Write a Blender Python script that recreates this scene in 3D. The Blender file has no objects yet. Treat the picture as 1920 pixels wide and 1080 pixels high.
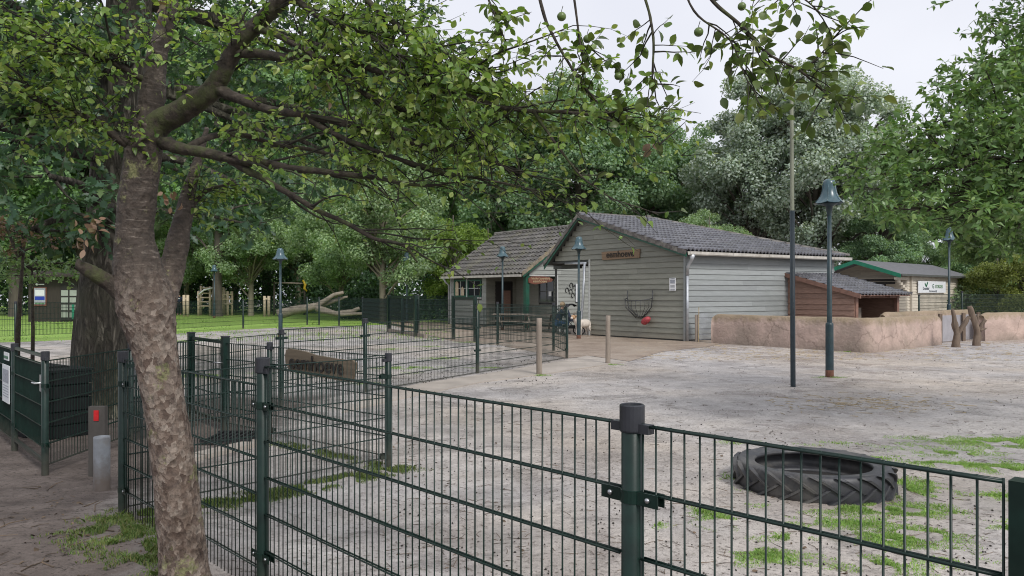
import bpy, math, random
import numpy as np
from mathutils import Vector, Matrix, noise as mnoise

random.seed(7)
rng = np.random.default_rng(7)
S = bpy.context.scene
COL = S.collection
R = math.radians
EYE = 1.75          # camera height above the yard
FPX = 1440.0        # focal length in photo pixels
HOR = 550.0         # horizon row

# ------------------------------------------------------------------ camera
cam_d = bpy.data.cameras.new('camera')
cam = bpy.data.objects.new('camera', cam_d)
COL.objects.link(cam)
cam.location = (0, 0, EYE)
cam.rotation_euler = (R(90), 0, 0)
cam_d.sensor_width = 36
cam_d.lens = 27.0
cam_d.shift_y = 10 / 1920
cam_d.clip_end = 2000
cam_d.clip_start = 0.05
S.camera = cam

# ------------------------------------------------------------------ sky, sun, exposure (overcast)
SUN_EL, SUN_AZ = R(42), R(152)     # azimuth measured from +Y clockwise
w = bpy.data.worlds.new('World')
S.world = w
w.use_nodes = True
nt = w.node_tree
for n in list(nt.nodes):
    nt.nodes.remove(n)
out = nt.nodes.new('ShaderNodeOutputWorld')
bg = nt.nodes.new('ShaderNodeBackground')
sky = nt.nodes.new('ShaderNodeTexSky')
sky.sky_type = 'NISHITA'
sky.sun_disc = False
sky.sun_elevation = SUN_EL
sky.sun_rotation = SUN_AZ
sky.air_density = 1.0
sky.dust_density = 3.0
hs = nt.nodes.new('ShaderNodeHueSaturation')
hs.inputs['Saturation'].default_value = 0.25
tc = nt.nodes.new('ShaderNodeTexCoord')
nz = nt.nodes.new('ShaderNodeTexNoise')
nz.inputs['Scale'].default_value = 2.2
nz.inputs['Detail'].default_value = 4
cr = nt.nodes.new('ShaderNodeValToRGB')
cr.color_ramp.elements[0].position = 0.3
cr.color_ramp.elements[0].color = (4.55, 4.68, 5.3, 1)
cr.color_ramp.elements[1].position = 0.75
cr.color_ramp.elements[1].color = (5.9, 6.0, 6.4, 1)
mx = nt.nodes.new('ShaderNodeMixRGB')
mx.inputs[0].default_value = 0.88
nt.links.new(sky.outputs[0], hs.inputs['Color'])
nt.links.new(hs.outputs[0], mx.inputs[1])
nt.links.new(tc.outputs['Generated'], nz.inputs['Vector'])
nt.links.new(nz.outputs['Fac'], cr.inputs[0])
nt.links.new(cr.outputs[0], mx.inputs[2])
nt.links.new(mx.outputs[0], bg.inputs['Color'])
bg.inputs['Strength'].default_value = 0.10
nt.links.new(bg.outputs[0], out.inputs[0])

sun_d = bpy.data.lights.new('sun', 'SUN')
sun_d.energy = 1.5
sun_d.angle = R(16)
sun_d.color = (1.0, 0.97, 0.92)
sun = bpy.data.objects.new('sun', sun_d)
COL.objects.link(sun)
sv = Vector((math.sin(SUN_AZ) * math.cos(SUN_EL), math.cos(SUN_AZ) * math.cos(SUN_EL), math.sin(SUN_EL)))
sun.rotation_euler = (-sv).to_track_quat('-Z', 'Y').to_euler()
sun.location = (0, 0, 40)

S.view_settings.view_transform = 'Standard'
S.view_settings.look = 'None'
S.view_settings.exposure = 0.78
S.view_settings.gamma = 1.0
S.cycles.use_denoising = True
S.cycles.filter_width = 1.05
S.cycles.max_bounces = 9
S.cycles.diffuse_bounces = 6
S.cycles.transparent_max_bounces = 8
S.cycles.sample_clamp_indirect = 6

# ------------------------------------------------------------------ helpers
def at(px, py, Z):
    """point at depth Z (metres) that the photo shows at px, py"""
    return Vector(((px - 960) / FPX * Z, Z, EYE - (py - HOR) / FPX * Z))

def gp(px, py, h=0.0):
    Z = (EYE - h) * FPX / (py - HOR)
    return Vector(((px - 960) / FPX * Z, Z, h))

def gx(px, Z):
    return (px - 960) / FPX * Z

def smooth01(t):
    t = max(0.0, min(1.0, t))
    return t * t * (3 - 2 * t)

MATS = {}

def nodes_of(name):
    m = bpy.data.materials.new(name)
    m.use_nodes = True
    t = m.node_tree
    for n in list(t.nodes):
        t.nodes.remove(n)
    o = t.nodes.new('ShaderNodeOutputMaterial')
    b = t.nodes.new('ShaderNodeBsdfPrincipled')
    t.links.new(b.outputs[0], o.inputs[0])
    MATS[name] = m
    return m, t, b, o

def add_noise(t, scale, detail=4, vec=None, rough=.6, dist=0.0):
    n = t.nodes.new('ShaderNodeTexNoise')
    n.inputs['Scale'].default_value = scale
    n.inputs['Detail'].default_value = detail
    n.inputs['Roughness'].default_value = rough
    n.inputs['Distortion'].default_value = dist
    if vec:
        t.links.new(vec, n.inputs['Vector'])
    return n

def ramp(t, fac, stops):
    r = t.nodes.new('ShaderNodeValToRGB')
    e = r.color_ramp.elements
    while len(e) < len(stops):
        e.new(0.5)
    for i, (p, c) in enumerate(stops):
        e[i].position = p
        e[i].color = (c[0], c[1], c[2], 1) if not isinstance(c, (int, float)) else (c, c, c, 1)
    t.links.new(fac, r.inputs[0])
    return r

def coord(t, kind='Object', scale=(1, 1, 1), rot=(0, 0, 0)):
    c = t.nodes.new('ShaderNodeTexCoord')
    mp = t.nodes.new('ShaderNodeMapping')
    mp.inputs['Scale'].default_value = scale
    mp.inputs['Rotation'].default_value = rot
    t.links.new(c.outputs[kind], mp.inputs['Vector'])
    return mp.outputs[0]

def mixc(t, fac, a, b, mode='MIX'):
    n = t.nodes.new('ShaderNodeMixRGB')
    n.blend_type = mode
    for i, v in enumerate((fac, a, b)):
        if isinstance(v, (int, float)):
            n.inputs[i].default_value = v if i == 0 else (v, v, v, 1)
        elif isinstance(v, tuple):
            n.inputs[i].default_value = (*v, 1)
        else:
            t.links.new(v, n.inputs[i])
    return n.outputs[0]

def bump(t, b, h, strength=.4, dist=.01, normal=None):
    n = t.nodes.new('ShaderNodeBump')
    n.inputs['Strength'].default_value = strength
    n.inputs['Distance'].default_value = dist
    t.links.new(h, n.inputs['Height'])
    if normal:
        t.links.new(normal, n.inputs['Normal'])
    t.links.new(n.outputs[0], b.inputs['Normal'])
    return n.outputs[0]

def M(name, col, rough=.6, var=.2, scale=6, stretch=(1, 1, 1), bmp=.15, bscale=60, bdist=.004, metal=0.0, dirt=None, dirt_amt=.5, spec=.5, island=0.0):
    m, t, b, o = nodes_of(name)
    v = coord(t, 'Object', stretch)
    n1 = add_noise(t, scale, 5, v)
    lo = tuple(c * (1 - var) for c in col)
    hi = tuple(min(1, c * (1 + var)) for c in col)
    c = ramp(t, n1.outputs['Fac'], [(.3, lo), (.7, hi)]).outputs[0]
    if island:
        g = t.nodes.new('ShaderNodeNewGeometry')
        r = ramp(t, g.outputs['Random Per Island'], [(0, 1 - island), (1, 1 + island)])
        c = mixc(t, 1.0, c, r.outputs[0], 'MULTIPLY')
    if name.startswith('siding') or name in ('brown_board', 'cabin_log'):
        oi = t.nodes.new('ShaderNodeObjectInfo')
        c = mixc(t, 1.0, c, ramp(t, oi.outputs['Random'], [(0, .84), (1, 1.12)]).outputs[0], 'MULTIPLY')
    if dirt:
        n2 = add_noise(t, scale * .45, 6, v, .7)
        f = ramp(t, n2.outputs['Fac'], [(.48, 0.0), (.66, dirt_amt)]).outputs[0]
        c = mixc(t, f, c, dirt)
    t.links.new(c, b.inputs['Base Color'])
    b.inputs['Roughness'].default_value = rough
    b.inputs['Metallic'].default_value = metal
    b.inputs['Specular IOR Level'].default_value = spec
    if bmp:
        n3 = add_noise(t, bscale, 4, v)
        bump(t, b, n3.outputs['Fac'], bmp, bdist)
    return m

def leaf_mat(name, cols, rough=.45, trans=.3, nscale=1.2, sheen=.5, gain=1.0):
    if name.startswith('leaf') and name not in ('leaf_brown',):
        trans = .30 if name in ('leaf_right', 'leaf_silver') else .45
        gain = {'leaf_apple': 1.9, 'leaf_forest': 2.0, 'leaf_dark': 1.9, 'leaf_mid': 1.6, 'leaf_right': 1.1, 'leaf_oak': 1.5, 'leaf_hedge': 2.0, 'leaf_silver': 1.95, 'leaf_gold': .95}.get(name, 1.2)
    m, t, b, o = nodes_of(name)
    g = t.nodes.new('ShaderNodeNewGeometry')
    k = len(cols)
    c = ramp(t, g.outputs['Random Per Island'], [(i / max(1, k - 1), cc) for i, cc in enumerate(cols)]).outputs[0]
    n = add_noise(t, nscale, 3, coord(t, 'Object'))
    r = ramp(t, n.outputs['Fac'], [(.3, .72), (.7, 1.25)]).outputs[0]
    c = mixc(t, 1.0, c, r, 'MULTIPLY')
    c = mixc(t, 1.0, c, (gain, gain, gain), 'MULTIPLY')
    t.links.new(c, b.inputs['Base Color'])
    b.inputs['Roughness'].default_value = rough
    b.inputs['Specular IOR Level'].default_value = sheen
    tr = t.nodes.new('ShaderNodeBsdfTranslucent')
    c2 = mixc(t, 1.0, c, (1.25, 1.3, .55), 'MULTIPLY')
    t.links.new(c2, tr.inputs['Color'])
    mxs = t.nodes.new('ShaderNodeMixShader')
    mxs.inputs[0].default_value = trans
    t.links.new(b.outputs[0], mxs.inputs[1])
    t.links.new(tr.outputs[0], mxs.inputs[2])
    t.links.new(mxs.outputs[0], o.inputs[0])
    return m

WM = {}

def finish(o, parent, local):
    COL.objects.link(o)
    if parent is not None:
        o.parent = parent
        if not local:
            o.matrix_parent_inverse = WM.get(parent.name, Matrix.Identity(4)).inverted()
    return o

def mesh_obj(name, V, Fc, mat=None, parent=None, smooth=False, local=False):
    me = bpy.data.meshes.new(name)
    if isinstance(V, np.ndarray):
        nv, nf, k = len(V), len(Fc), Fc.shape[1]
        me.vertices.add(nv)
        me.vertices.foreach_set('co', V.astype(np.float32).ravel())
        me.loops.add(nf * k)
        me.loops.foreach_set('vertex_index', Fc.astype(np.int32).ravel())
        me.polygons.add(nf)
        me.polygons.foreach_set('loop_start', np.arange(0, nf * k, k, dtype=np.int32))
        me.polygons.foreach_set('loop_total', np.full(nf, k, dtype=np.int32))
        me.update(calc_edges=True)
        me.validate()
    else:
        me.from_pydata([tuple(v) for v in V], [], Fc)
        me.update()
    if smooth:
        me.polygons.foreach_set('use_smooth', np.ones(len(me.polygons), dtype=bool))
    if mat:
        me.materials.append(MATS[mat] if isinstance(mat, str) else mat)
    o = bpy.data.objects.new(name, me)
    return finish(o, parent, local)

def empty(name, loc, rz=0.0):
    o = bpy.data.objects.new(name, None)
    o.empty_display_size = .2
    COL.objects.link(o)
    o.location = loc
    o.rotation_euler = (0, 0, rz)
    WM[o.name] = Matrix.Translation(Vector(loc)) @ Matrix.Rotation(rz, 4, 'Z')
    return o

def tag(o, label=None, cat=None, group=None, kind=None):
    if label:
        o['label'] = label
    if cat:
        o['category'] = cat
    if group:
        o['group'] = group
    if kind:
        o['kind'] = kind
    return o

def thing(name, label, cat, loc, rz=0.0, group=None):
    return tag(empty(name, loc, rz), label, cat, group)

def kids(o):
    return [c for c in bpy.data.objects if c.parent == o]

def copy_tree(o, parent=None, _idx=None):
    if _idx is None:
        _idx = {}
        for c in bpy.data.objects:
            if c.parent:
                _idx.setdefault(c.parent.name, []).append(c)
    c = o.copy()
    COL.objects.link(c)
    c.parent = parent
    for ch in _idx.get(o.name, []):
        copy_tree(ch, c, _idx)
    return c

class MB:
    def __init__(s):
        s.V, s.F = [], []

    def quad(s, a, b, c, d):
        i = len(s.V)
        s.V += [a, b, c, d]
        s.F.append((i, i + 1, i + 2, i + 3))

    def box(s, c, size, M3=None):
        i = len(s.V)
        hx, hy, hz = size[0] / 2, size[1] / 2, size[2] / 2
        for sx, sy, sz in ((-1, -1, -1), (1, -1, -1), (1, 1, -1), (-1, 1, -1), (-1, -1, 1), (1, -1, 1), (1, 1, 1), (-1, 1, 1)):
            v = Vector((sx * hx, sy * hy, sz * hz))
            if M3:
                v = M3 @ v
            s.V.append(Vector(c) + v)
        for f in ((0, 3, 2, 1), (4, 5, 6, 7), (0, 1, 5, 4), (1, 2, 6, 5), (2, 3, 7, 6), (3, 0, 4, 7)):
            s.F.append(tuple(i + k for k in f))
        return s

    def bar(s, p, q, wd, ht, up=(0, 0, 1)):
        p, q = Vector(p), Vector(q)
        d = q - p
        L = d.length
        d.normalize()
        up = Vector(up)
        if abs(d.dot(up)) > .98:
            up = Vector((0, 1, 0)) if abs(d.y) < .9 else Vector((1, 0, 0))
        sx = d.cross(up).normalized()
        u = sx.cross(d).normalized()
        M3 = Matrix((d, sx, u)).transposed()
        return s.box((p + q) / 2, (L, wd, ht), M3)

    def tube(s, pts, rad, n=8, cap=True, noisef=None):
        pts = [Vector(p) for p in pts]
        if isinstance(rad, (int, float)):
            rad = [rad] * len(pts)
        i0 = len(s.V)
        ref = None
        for k, p in enumerate(pts):
            d = (pts[min(k + 1, len(pts) - 1)] - pts[max(k - 1, 0)]).normalized()
            if ref is None:
                ref = Vector((1, 0, 0)) if abs(d.x) < .8 else Vector((0, 1, 0))
            x = (ref - d * ref.dot(d)).normalized()
            ref = x
            y = d.cross(x)
            for j in range(n):
                a = 2 * math.pi * j / n
                dirv = x * math.cos(a) + y * math.sin(a)
                r = rad[k]
                if noisef:
                    r *= noisef(p + dirv * r, a)
                s.V.append(p + dirv * r)
        for k in range(len(pts) - 1):
            for j in range(n):
                a, b = i0 + k * n + j, i0 + k * n + (j + 1) % n
                s.F.append((a, b, b + n, a + n))
        if cap:
            s.F.append(tuple(i0 + j for j in reversed(range(n))))
            e = i0 + (len(pts) - 1) * n
            s.F.append(tuple(e + j for j in range(n)))
        return s

    def lathe(s, prof, n=20, c=(0, 0, 0), rmod=None, close=False):
        i0 = len(s.V)
        c = Vector(c)
        for k, (r, z) in enumerate(prof):
            for j in range(n):
                a = 2 * math.pi * j / n
                rr, zz = (rmod(r, z, a, k) if rmod else (r, z))
                s.V.append(c + Vector((rr * math.cos(a), rr * math.sin(a), zz)))
        m = len(prof)
        for k in range(m if close else m - 1):
            k2 = (k + 1) % m
            for j in range(n):
                j2 = (j + 1) % n
                s.F.append((i0 + k * n + j, i0 + k * n + j2, i0 + k2 * n + j2, i0 + k2 * n + j))
        return s

    def prism(s, poly, d):
        """extrude polygon (list of 3D pts) by vector d"""
        i = len(s.V)
        n = len(poly)
        d = Vector(d)
        s.V += [Vector(p) for p in poly] + [Vector(p) + d for p in poly]
        s.F.append(tuple(i + k for k in reversed(range(n))))
        s.F.append(tuple(i + n + k for k in range(n)))
        for k in range(n):
            k2 = (k + 1) % n
            s.F.append((i + k, i + k2, i + n + k2, i + n + k))
        return s

    def build(s, name, mat, parent=None, smooth=False, local=False):
        return mesh_obj(name, s.V, s.F, mat, parent, smooth, local)

def text(body, size, pos, xa, up, mat, parent, name='lettering', extrude=.004, offset=0.0, shear=0.0, local=False):
    cu = bpy.data.curves.new(name, 'FONT')
    cu.body = body
    cu.size = size
    cu.align_x = 'CENTER'
    cu.align_y = 'CENTER'
    cu.extrude = extrude
    cu.offset = offset
    cu.resolution_u = 3
    cu.materials.append(MATS[mat])
    o = bpy.data.objects.new(name, cu)
    xa, up = Vector(xa).normalized(), Vector(up).normalized()
    nn = xa.cross(up)
    m = Matrix((xa, up, nn)).transposed().to_4x4()
    m.translation = Vector(pos)
    COL.objects.link(o)
    dgr = bpy.context.evaluated_depsgraph_get()
    dgr.update()
    me = bpy.data.meshes.new_from_object(o.evaluated_get(dgr))
    bpy.data.objects.remove(o)
    me.name = name
    o = bpy.data.objects.new(name, me)
    finish(o, parent, local)
    o.matrix_basis = m
    return o

# ------------------------------------------------------------------ materials
M('green_paint', (.005, .019, .0145), .36, .35, 14, bmp=.1, bscale=120, bdist=.001, spec=.35, dirt=(.03, .045, .035), dirt_amt=.15)
M('post_cap', (.022, .024, .03), .45, .25, 20, bmp=.1)
M('steel', (.45, .46, .48), .35, .15, 20, metal=.9, bmp=.05)
M('zinc', (.42, .44, .47), .45, .2, 5, metal=.6, bmp=.08, dirt=(.2, .2, .18))
M('lamp_shade', (.045, .09, .11), .28, .25, 6, bmp=.04, dirt=(.2, .25, .24), dirt_amt=.35)
M('lamp_pole', (.014, .035, .045), .4, .3, 6, bmp=.06, dirt=(.06, .08, .06), dirt_amt=.4)
M('flag_low', (.012, .024, .032), .4, .3, 5, bmp=.06)
M('flag_high', (.17, .18, .13), .6, .3, 5, (1, 1, .3), bmp=.1)
M('rust', (.16, .075, .05), .85, .4, 20, bmp=.3)
M('siding_gable', (.205, .205, .17), .55, .13, 3, (1, 1, 6), bmp=.12, bscale=18, dirt=(.15, .16, .12), dirt_amt=.35)
M('siding_long', (.245, .262, .262), .5, .10, 3, (1, 1, 6), bmp=.1, bscale=18, dirt=(.2, .22, .2), dirt_amt=.3)
M('siding_shop', (.25, .26, .24), .55, .1, 3, (1, 1, 6), bmp=.1, bscale=18)
M('trim_green', (.012, .082, .052), .45, .25, 5, bmp=.08, dirt=(.03, .06, .04))
M('trim_dark', (.07, .075, .07), .6, .2, 6)
M('trim_pale', (.42, .43, .42), .5, .12, 6)
M('cream_gutter', (.42, .40, .36), .5, .2, 4, dirt=(.2, .18, .14))
M('tile', (.10, .101, .116), .30, .35, 5, bmp=.12, bscale=60, dirt=(.17, .165, .16), dirt_amt=.4, spec=.9, island=.3)
M('tile_moss', (.085, .08, .075), .6, .4, 3, bmp=.2, bscale=60, dirt=(.12, .115, .06), dirt_amt=.5, island=.3)
M('verge', (.085, .075, .07), .6, .45, 6, bmp=.2, dirt=(.3, .29, .25), dirt_amt=.5)
M('verge_lichen', (.2, .17, .13), .7, .5, 8, bmp=.2, dirt=(.3, .24, .1), dirt_amt=.6)
M('brown_board', (.27, .165, .125), .6, .25, 4, (1, 1, 8), bmp=.2, bscale=30)
M('brown_beam', (.21, .115, .085), .6, .25, 5, (1, 1, 1), bmp=.2, bscale=30)
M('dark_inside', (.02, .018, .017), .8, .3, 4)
M('cabin_log', (.52, .47, .39), .6, .15, 3, (1, 1, 8), bmp=.1, bscale=20)
M('felt', (.12, .12, .13), .7, .2, 6, bmp=.2)
M('stucco', (.42, .315, .27), .85, .22, 1.6, bmp=.7, bscale=7, bdist=.05, dirt=(.25, .205, .165), dirt_amt=.7)
M('old_wood', (.24, .20, .165), .8, .3, 6, (1, 1, .15), bmp=.4, bscale=30, bdist=.006)
M('stump_bark', (.13, .095, .07), .85, .4, 8, (1, 1, .25), bmp=.6, bscale=22, bdist=.02)
M('bleached_log', (.20, .17, .135), .8, .35, 4, (1, 1, 1), bmp=.5, bscale=14, bdist=.03)
M('pale_timber', (.46, .38, .27), .7, .18, 8, bmp=.15)
M('sign_wood', (.19, .125, .075), .6, .3, 5, (.25, .25, 7), bmp=.2, bscale=25)
M('sign_wood_dark', (.115, .09, .06), .65, .3, 4, (.3, .3, 5), bmp=.25, bscale=25)
M('sign_red', (.14, .05, .03), .6, .35, 6)
M('burnt_letter', (.012, .009, .007), .7, .1, 6, bmp=0)
M('pale_letter', (.45, .36, .22), .7, .1, 6, bmp=0)
M('white_paint', (.72, .73, .74), .5, .06, 8, bmp=.03)
M('paper', (.62, .64, .66), .6, .06, 8, bmp=.02)
M('print_dark', (.06, .07, .09), .6, .3, 30, bmp=0)
M('print_grey', (.28, .3, .34), .6, .4, 30, bmp=0)
M('sign_green', (.02, .12, .06), .5, .1, 6, bmp=0)
M('sign_lime', (.10, .24, .10), .5, .1, 6, bmp=0)
M('blue_sign', (.012, .035, .30), .4, .1, 6, bmp=0)
M('red_plastic', (.42, .012, .015), .35, .25, 18, bmp=.05)
M('red_bag', (.36, .05, .06), .6, .4, 14, bmp=.5, bscale=20, bdist=.02)
M('rubber', (.030, .031, .036), .48, .35, 5, bmp=.25, bscale=45, bdist=.004, dirt=(.12, .112, .10), dirt_amt=.6)
M('black_plastic', (.008, .009, .010), .75, .25, 8, bmp=.05, spec=.2)
M('grey_plank', (.055, .05, .045), .7, .3, 6, (1, 1, .3), bmp=.2)
M('bollard_steel', (.20, .215, .235), .55, .2, 9, metal=.1, bmp=.1, dirt=(.16, .14, .12), dirt_amt=.6)
M('concrete', (.36, .32, .28), .7, .2, 1.6, bmp=.4, bscale=40, bdist=.006, dirt=(.25, .22, .19))
M('jacket_navy', (.018, .028, .055), .8, .25, 12, bmp=.3, bscale=30, bdist=.01)
M('jeans', (.06, .13, .26), .85, .25, 12, bmp=.2, bscale=40)
M('skin', (.48, .29, .21), .55, .08, 10, bmp=.03)
M('hair_fair', (.34, .26, .16), .6, .35, 25, bmp=.4, bscale=50)
M('hair_dark', (.02, .015, .012), .6, .3, 25, bmp=.3)
M('shoe', (.35, .35, .36), .6, .2, 15)
M('shirt_navy', (.02, .028, .06), .8, .2, 15)
M('trousers_black', (.015, .015, .018), .8, .2, 15)
M('goat_white', (.60, .54, .48), .9, .15, 9, bmp=.5, bscale=60, bdist=.01)
M('goat_tan', (.42, .27, .16), .9, .2, 9, bmp=.5, bscale=60, bdist=.01)
M('horn', (.14, .11, .09), .6, .2, 20)
M('iron', (.06, .062, .065), .55, .3, 14, metal=.4, bmp=.2)
M('iron_dark', (.02, .02, .022), .6, .2, 14, metal=.4)
M('yellow_paint', (.62, .42, .03), .5, .2, 8)
M('apple_skin', (.10, .15, .04), .35, .25, 12, bmp=.03)
M('lichen_twig', (.022, .019, .014), .85, .5, 20, bmp=.3, dirt=(.07, .08, .03), dirt_amt=.5)
M('bark_far', (.07, .06, .048), .9, .4, 3, (1, 1, .2), bmp=.5, bscale=10, bdist=.04)
M('bark_pale', (.19, .17, .125), .9, .35, 3, (1, 1, .2), bmp=.4, bscale=10, bdist=.03)
M('dropping', (.02, .016, .012), .8, .3, 30)
M('straw', (.42, .33, .19), .8, .3, 12)
M('litter', (.10, .07, .045), .85, .5, 6, island=.5)
M('kiosk_wood', (.03, .023, .018), .75, .3, 4, (6, 6, .3), bmp=.2)  # dark brown wood, colour deepened to paint in the shade under the trees
M('sheet_metal', (.33, .32, .34), .5, .15, 3, metal=.2, bmp=.08)

def splash(name, soil, z0, z1, amt):
    """soil splashed on the foot of posts"""
    t = MATS[name].node_tree
    b = [n for n in t.nodes if n.type == 'BSDF_PRINCIPLED'][0]
    src = b.inputs['Base Color'].links[0].from_socket
    g = t.nodes.new('ShaderNodeNewGeometry')
    sx = t.nodes.new('ShaderNodeSeparateXYZ')
    t.links.new(g.outputs['Position'], sx.inputs[0])
    n = add_noise(t, 9, 5, g.outputs['Position'], .75)
    ad = t.nodes.new('ShaderNodeMath')
    ad.operation = 'MULTIPLY_ADD'
    ad.inputs[1].default_value = (z1 - z0) * 1.5
    t.links.new(n.outputs['Fac'], ad.inputs[0])
    t.links.new(sx.outputs[2], ad.inputs[2])
    mr = t.nodes.new('ShaderNodeMapRange')
    mr.inputs['From Min'].default_value = z0 + (z1 - z0) * .75
    mr.inputs['From Max'].default_value = z1 + (z1 - z0) * .75
    mr.inputs['To Min'].default_value = amt
    mr.inputs['To Max'].default_value = 0
    t.links.new(ad.outputs[0], mr.inputs['Value'])
    t.links.new(mixc(t, mr.outputs[0], src, soil), b.inputs['Base Color'])
splash('green_paint', (.10, .085, .07), .02, .3, .5)
splash('siding_gable', (.17, .14, .105), .05, .4, .55)
splash('siding_long', (.17, .14, .105), .05, .4, .4)
splash('stucco', (.20, .165, .135), -.02, .3, .65)
splash('bollard_steel', (.12, .09, .07), .1, .35, .8)

def glass_mat():
    m, t, b, o = nodes_of('glass_dark')
    b.inputs['Base Color'].default_value = (.02, .024, .028, 1)
    b.inputs['Roughness'].default_value = .06
    b.inputs['Specular IOR Level'].default_value = .6
glass_mat()

def bark_apple():
    m, t, b, o = nodes_of('bark_apple')
    v = coord(t, 'Object', (1, 1, .8))
    n1 = add_noise(t, 30, 8, v, .72, .25)
    vv = t.nodes.new('ShaderNodeTexVoronoi')
    vv.inputs['Scale'].default_value = 34
    nd = add_noise(t, 18, 3, v)
    vm = t.nodes.new('ShaderNodeVectorMath')
    vm.operation = 'MULTIPLY_ADD'
    t.links.new(nd.outputs['Color'], vm.inputs[0])
    vm.inputs[1].default_value = (.06, .06, .06)
    t.links.new(v, vm.inputs[2])
    t.links.new(vm.outputs[0], vv.inputs['Vector'])
    # flaking plates: each plate its own brown, with torn darker seams
    pc = t.nodes.new('ShaderNodeSeparateColor')
    t.links.new(vv.outputs['Color'], pc.inputs[0])
    c = ramp(t, pc.outputs[0], [(.0, (.075, .05, .038)), (.3, (.13, .095, .074)), (.55, (.18, .14, .113)), (.8, (.23, .19, .158)), (1.0, (.105, .075, .06))]).outputs[0]
    c = mixc(t, 1.0, c, ramp(t, n1.outputs['Fac'], [(.32, .45), (.5, 1.0), (.68, 1.35)]).outputs[0], 'MULTIPLY')
    n2 = add_noise(t, 4.5, 4, v, .7)
    c = mixc(t, ramp(t, n2.outputs['Fac'], [(.55, 0.0), (.64, .85)]).outputs[0], c, mixc(t, 1.0, c, (.42, .36, .32), 'MULTIPLY'))
    # the younger bark higher up is smooth brown with pale level dashes
    sx = t.nodes.new('ShaderNodeSeparateXYZ')
    t.links.new(coord(t, 'Object'), sx.inputs[0])
    dash = add_noise(t, 12, 3, coord(t, 'Object', (1, 1, 5.5)), .6)
    yc = ramp(t, dash.outputs['Fac'], [(.35, (.036, .027, .021)), (.60, (.062, .047, .037)), (.68, (.15, .125, .105))]).outputs[0]
    yc = mixc(t, 1.0, yc, ramp(t, n1.outputs['Fac'], [(.3, .6), (.7, 1.3)]).outputs[0], 'MULTIPLY')
    mr = t.nodes.new('ShaderNodeMapRange')
    mr.inputs['From Min'].default_value = 1.60
    mr.inputs['From Max'].default_value = 1.95
    t.links.new(sx.outputs[2], mr.inputs['Value'])
    c = mixc(t, mr.outputs[0], c, yc)
    # moss and lichen
    n4 = add_noise(t, 7, 6, v, .75)
    f = ramp(t, n4.outputs['Fac'], [(.585, 0.0), (.64, .8)]).outputs[0]
    c = mixc(t, f, c, ramp(t, n1.outputs['Fac'], [(.35, (.06, .07, .02)), (.6, (.22, .22, .10))]).outputs[0])
    t.links.new(c, b.inputs['Base Color'])
    b.inputs['Roughness'].default_value = .8
    hgt = mixc(t, .5, n1.outputs['Fac'], vv.outputs['Distance'])
    bump(t, b, hgt, .95, .018)
bark_apple()

def bark_limb():
    m, t, b, o = nodes_of('bark_limb')
    v = coord(t, 'Object')
    n1 = add_noise(t, 22, 5, v, .7)
    c = ramp(t, n1.outputs['Fac'], [(.32, (.014, .011, .008)), (.55, (.045, .035, .026)), (.72, (.085, .07, .055))]).outputs[0]
    n4 = add_noise(t, 6, 5, v, .7)
    f = ramp(t, n4.outputs['Fac'], [(.50, 0.0), (.62, .7)]).outputs[0]
    c = mixc(t, f, c, (.06, .075, .022))
    t.links.new(c, b.inputs['Base Color'])
    b.inputs['Roughness'].default_value = .9
    bump(t, b, n1.outputs['Fac'], .9, .015)
bark_limb()

def bark_oak():
    m, t, b, o = nodes_of('bark_oak')
    v = coord(t, 'Object', (1, 1, .22))
    n1 = add_noise(t, 11, 6, v, .65, 1.2)
    c = ramp(t, n1.outputs['Fac'], [(.38, (.018, .015, .011)), (.5, (.07, .06, .045)), (.65, (.14, .125, .10))]).outputs[0]
    n2 = add_noise(t, 1.4, 3, coord(t, 'Object'))
    c = mixc(t, ramp(t, n2.outputs['Fac'], [(.45, 0.0), (.7, .5)]).outputs[0], c, (.07, .08, .04))
    t.links.new(c, b.inputs['Base Color'])
    b.inputs['Roughness'].default_value = .9
    bump(t, b, ramp(t, n1.outputs['Fac'], [(.4, 0.0), (.6, 1.0)]).outputs[0], 1.0, .05)
bark_oak()

leaf_mat('leaf_apple', [(0.046, 0.084, 0.022), (0.080, 0.135, 0.034), (0.125, 0.185, 0.050), (0.066, 0.110, 0.030), (0.180, 0.215, 0.068), (0.100, 0.160, 0.042)], .36, .42, 1.5, .6)
leaf_mat('leaf_oak', [(0.024, 0.052, 0.030), (0.036, 0.075, 0.042), (0.052, 0.098, 0.052), (0.030, 0.064, 0.040), (0.075, 0.115, 0.045)], .42, .22, .8, .5)
leaf_mat('leaf_right', [(0.087, 0.160, 0.058), (0.130, 0.234, 0.082), (0.180, 0.292, 0.105), (0.108, 0.188, 0.076), (0.245, 0.341, 0.124)], .4, .32, .9, .5)
leaf_mat('leaf_brown', [(0.200, 0.120, 0.085), (0.260, 0.180, 0.130), (0.150, 0.100, 0.070), (0.120, 0.110, 0.050)], .6, .25, 2, .3)
leaf_mat('leaf_silver', [(.10, .138, .10), (.175, .21, .18), (.30, .33, .31), (.09, .125, .088), (.14, .18, .14), (.24, .275, .25)], .5, .25, .35, .5)
leaf_mat('leaf_dark', [(0.070, 0.118, 0.073), (0.108, 0.172, 0.100), (0.152, 0.224, 0.128), (0.086, 0.142, 0.094), (0.225, 0.288, 0.192)], .5, .25, .35, .5)
leaf_mat('leaf_mid', [(0.110, 0.170, 0.091), (0.155, 0.227, 0.125), (0.215, 0.287, 0.163), (0.123, 0.188, 0.111), (0.304, 0.370, 0.232)], .5, .28, .35, .5)
leaf_mat('leaf_forest', [(0.048, 0.091, 0.044), (0.079, 0.136, 0.063), (0.113, 0.185, 0.081), (0.157, 0.238, 0.102)], .5, .25, .3, .5)
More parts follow.
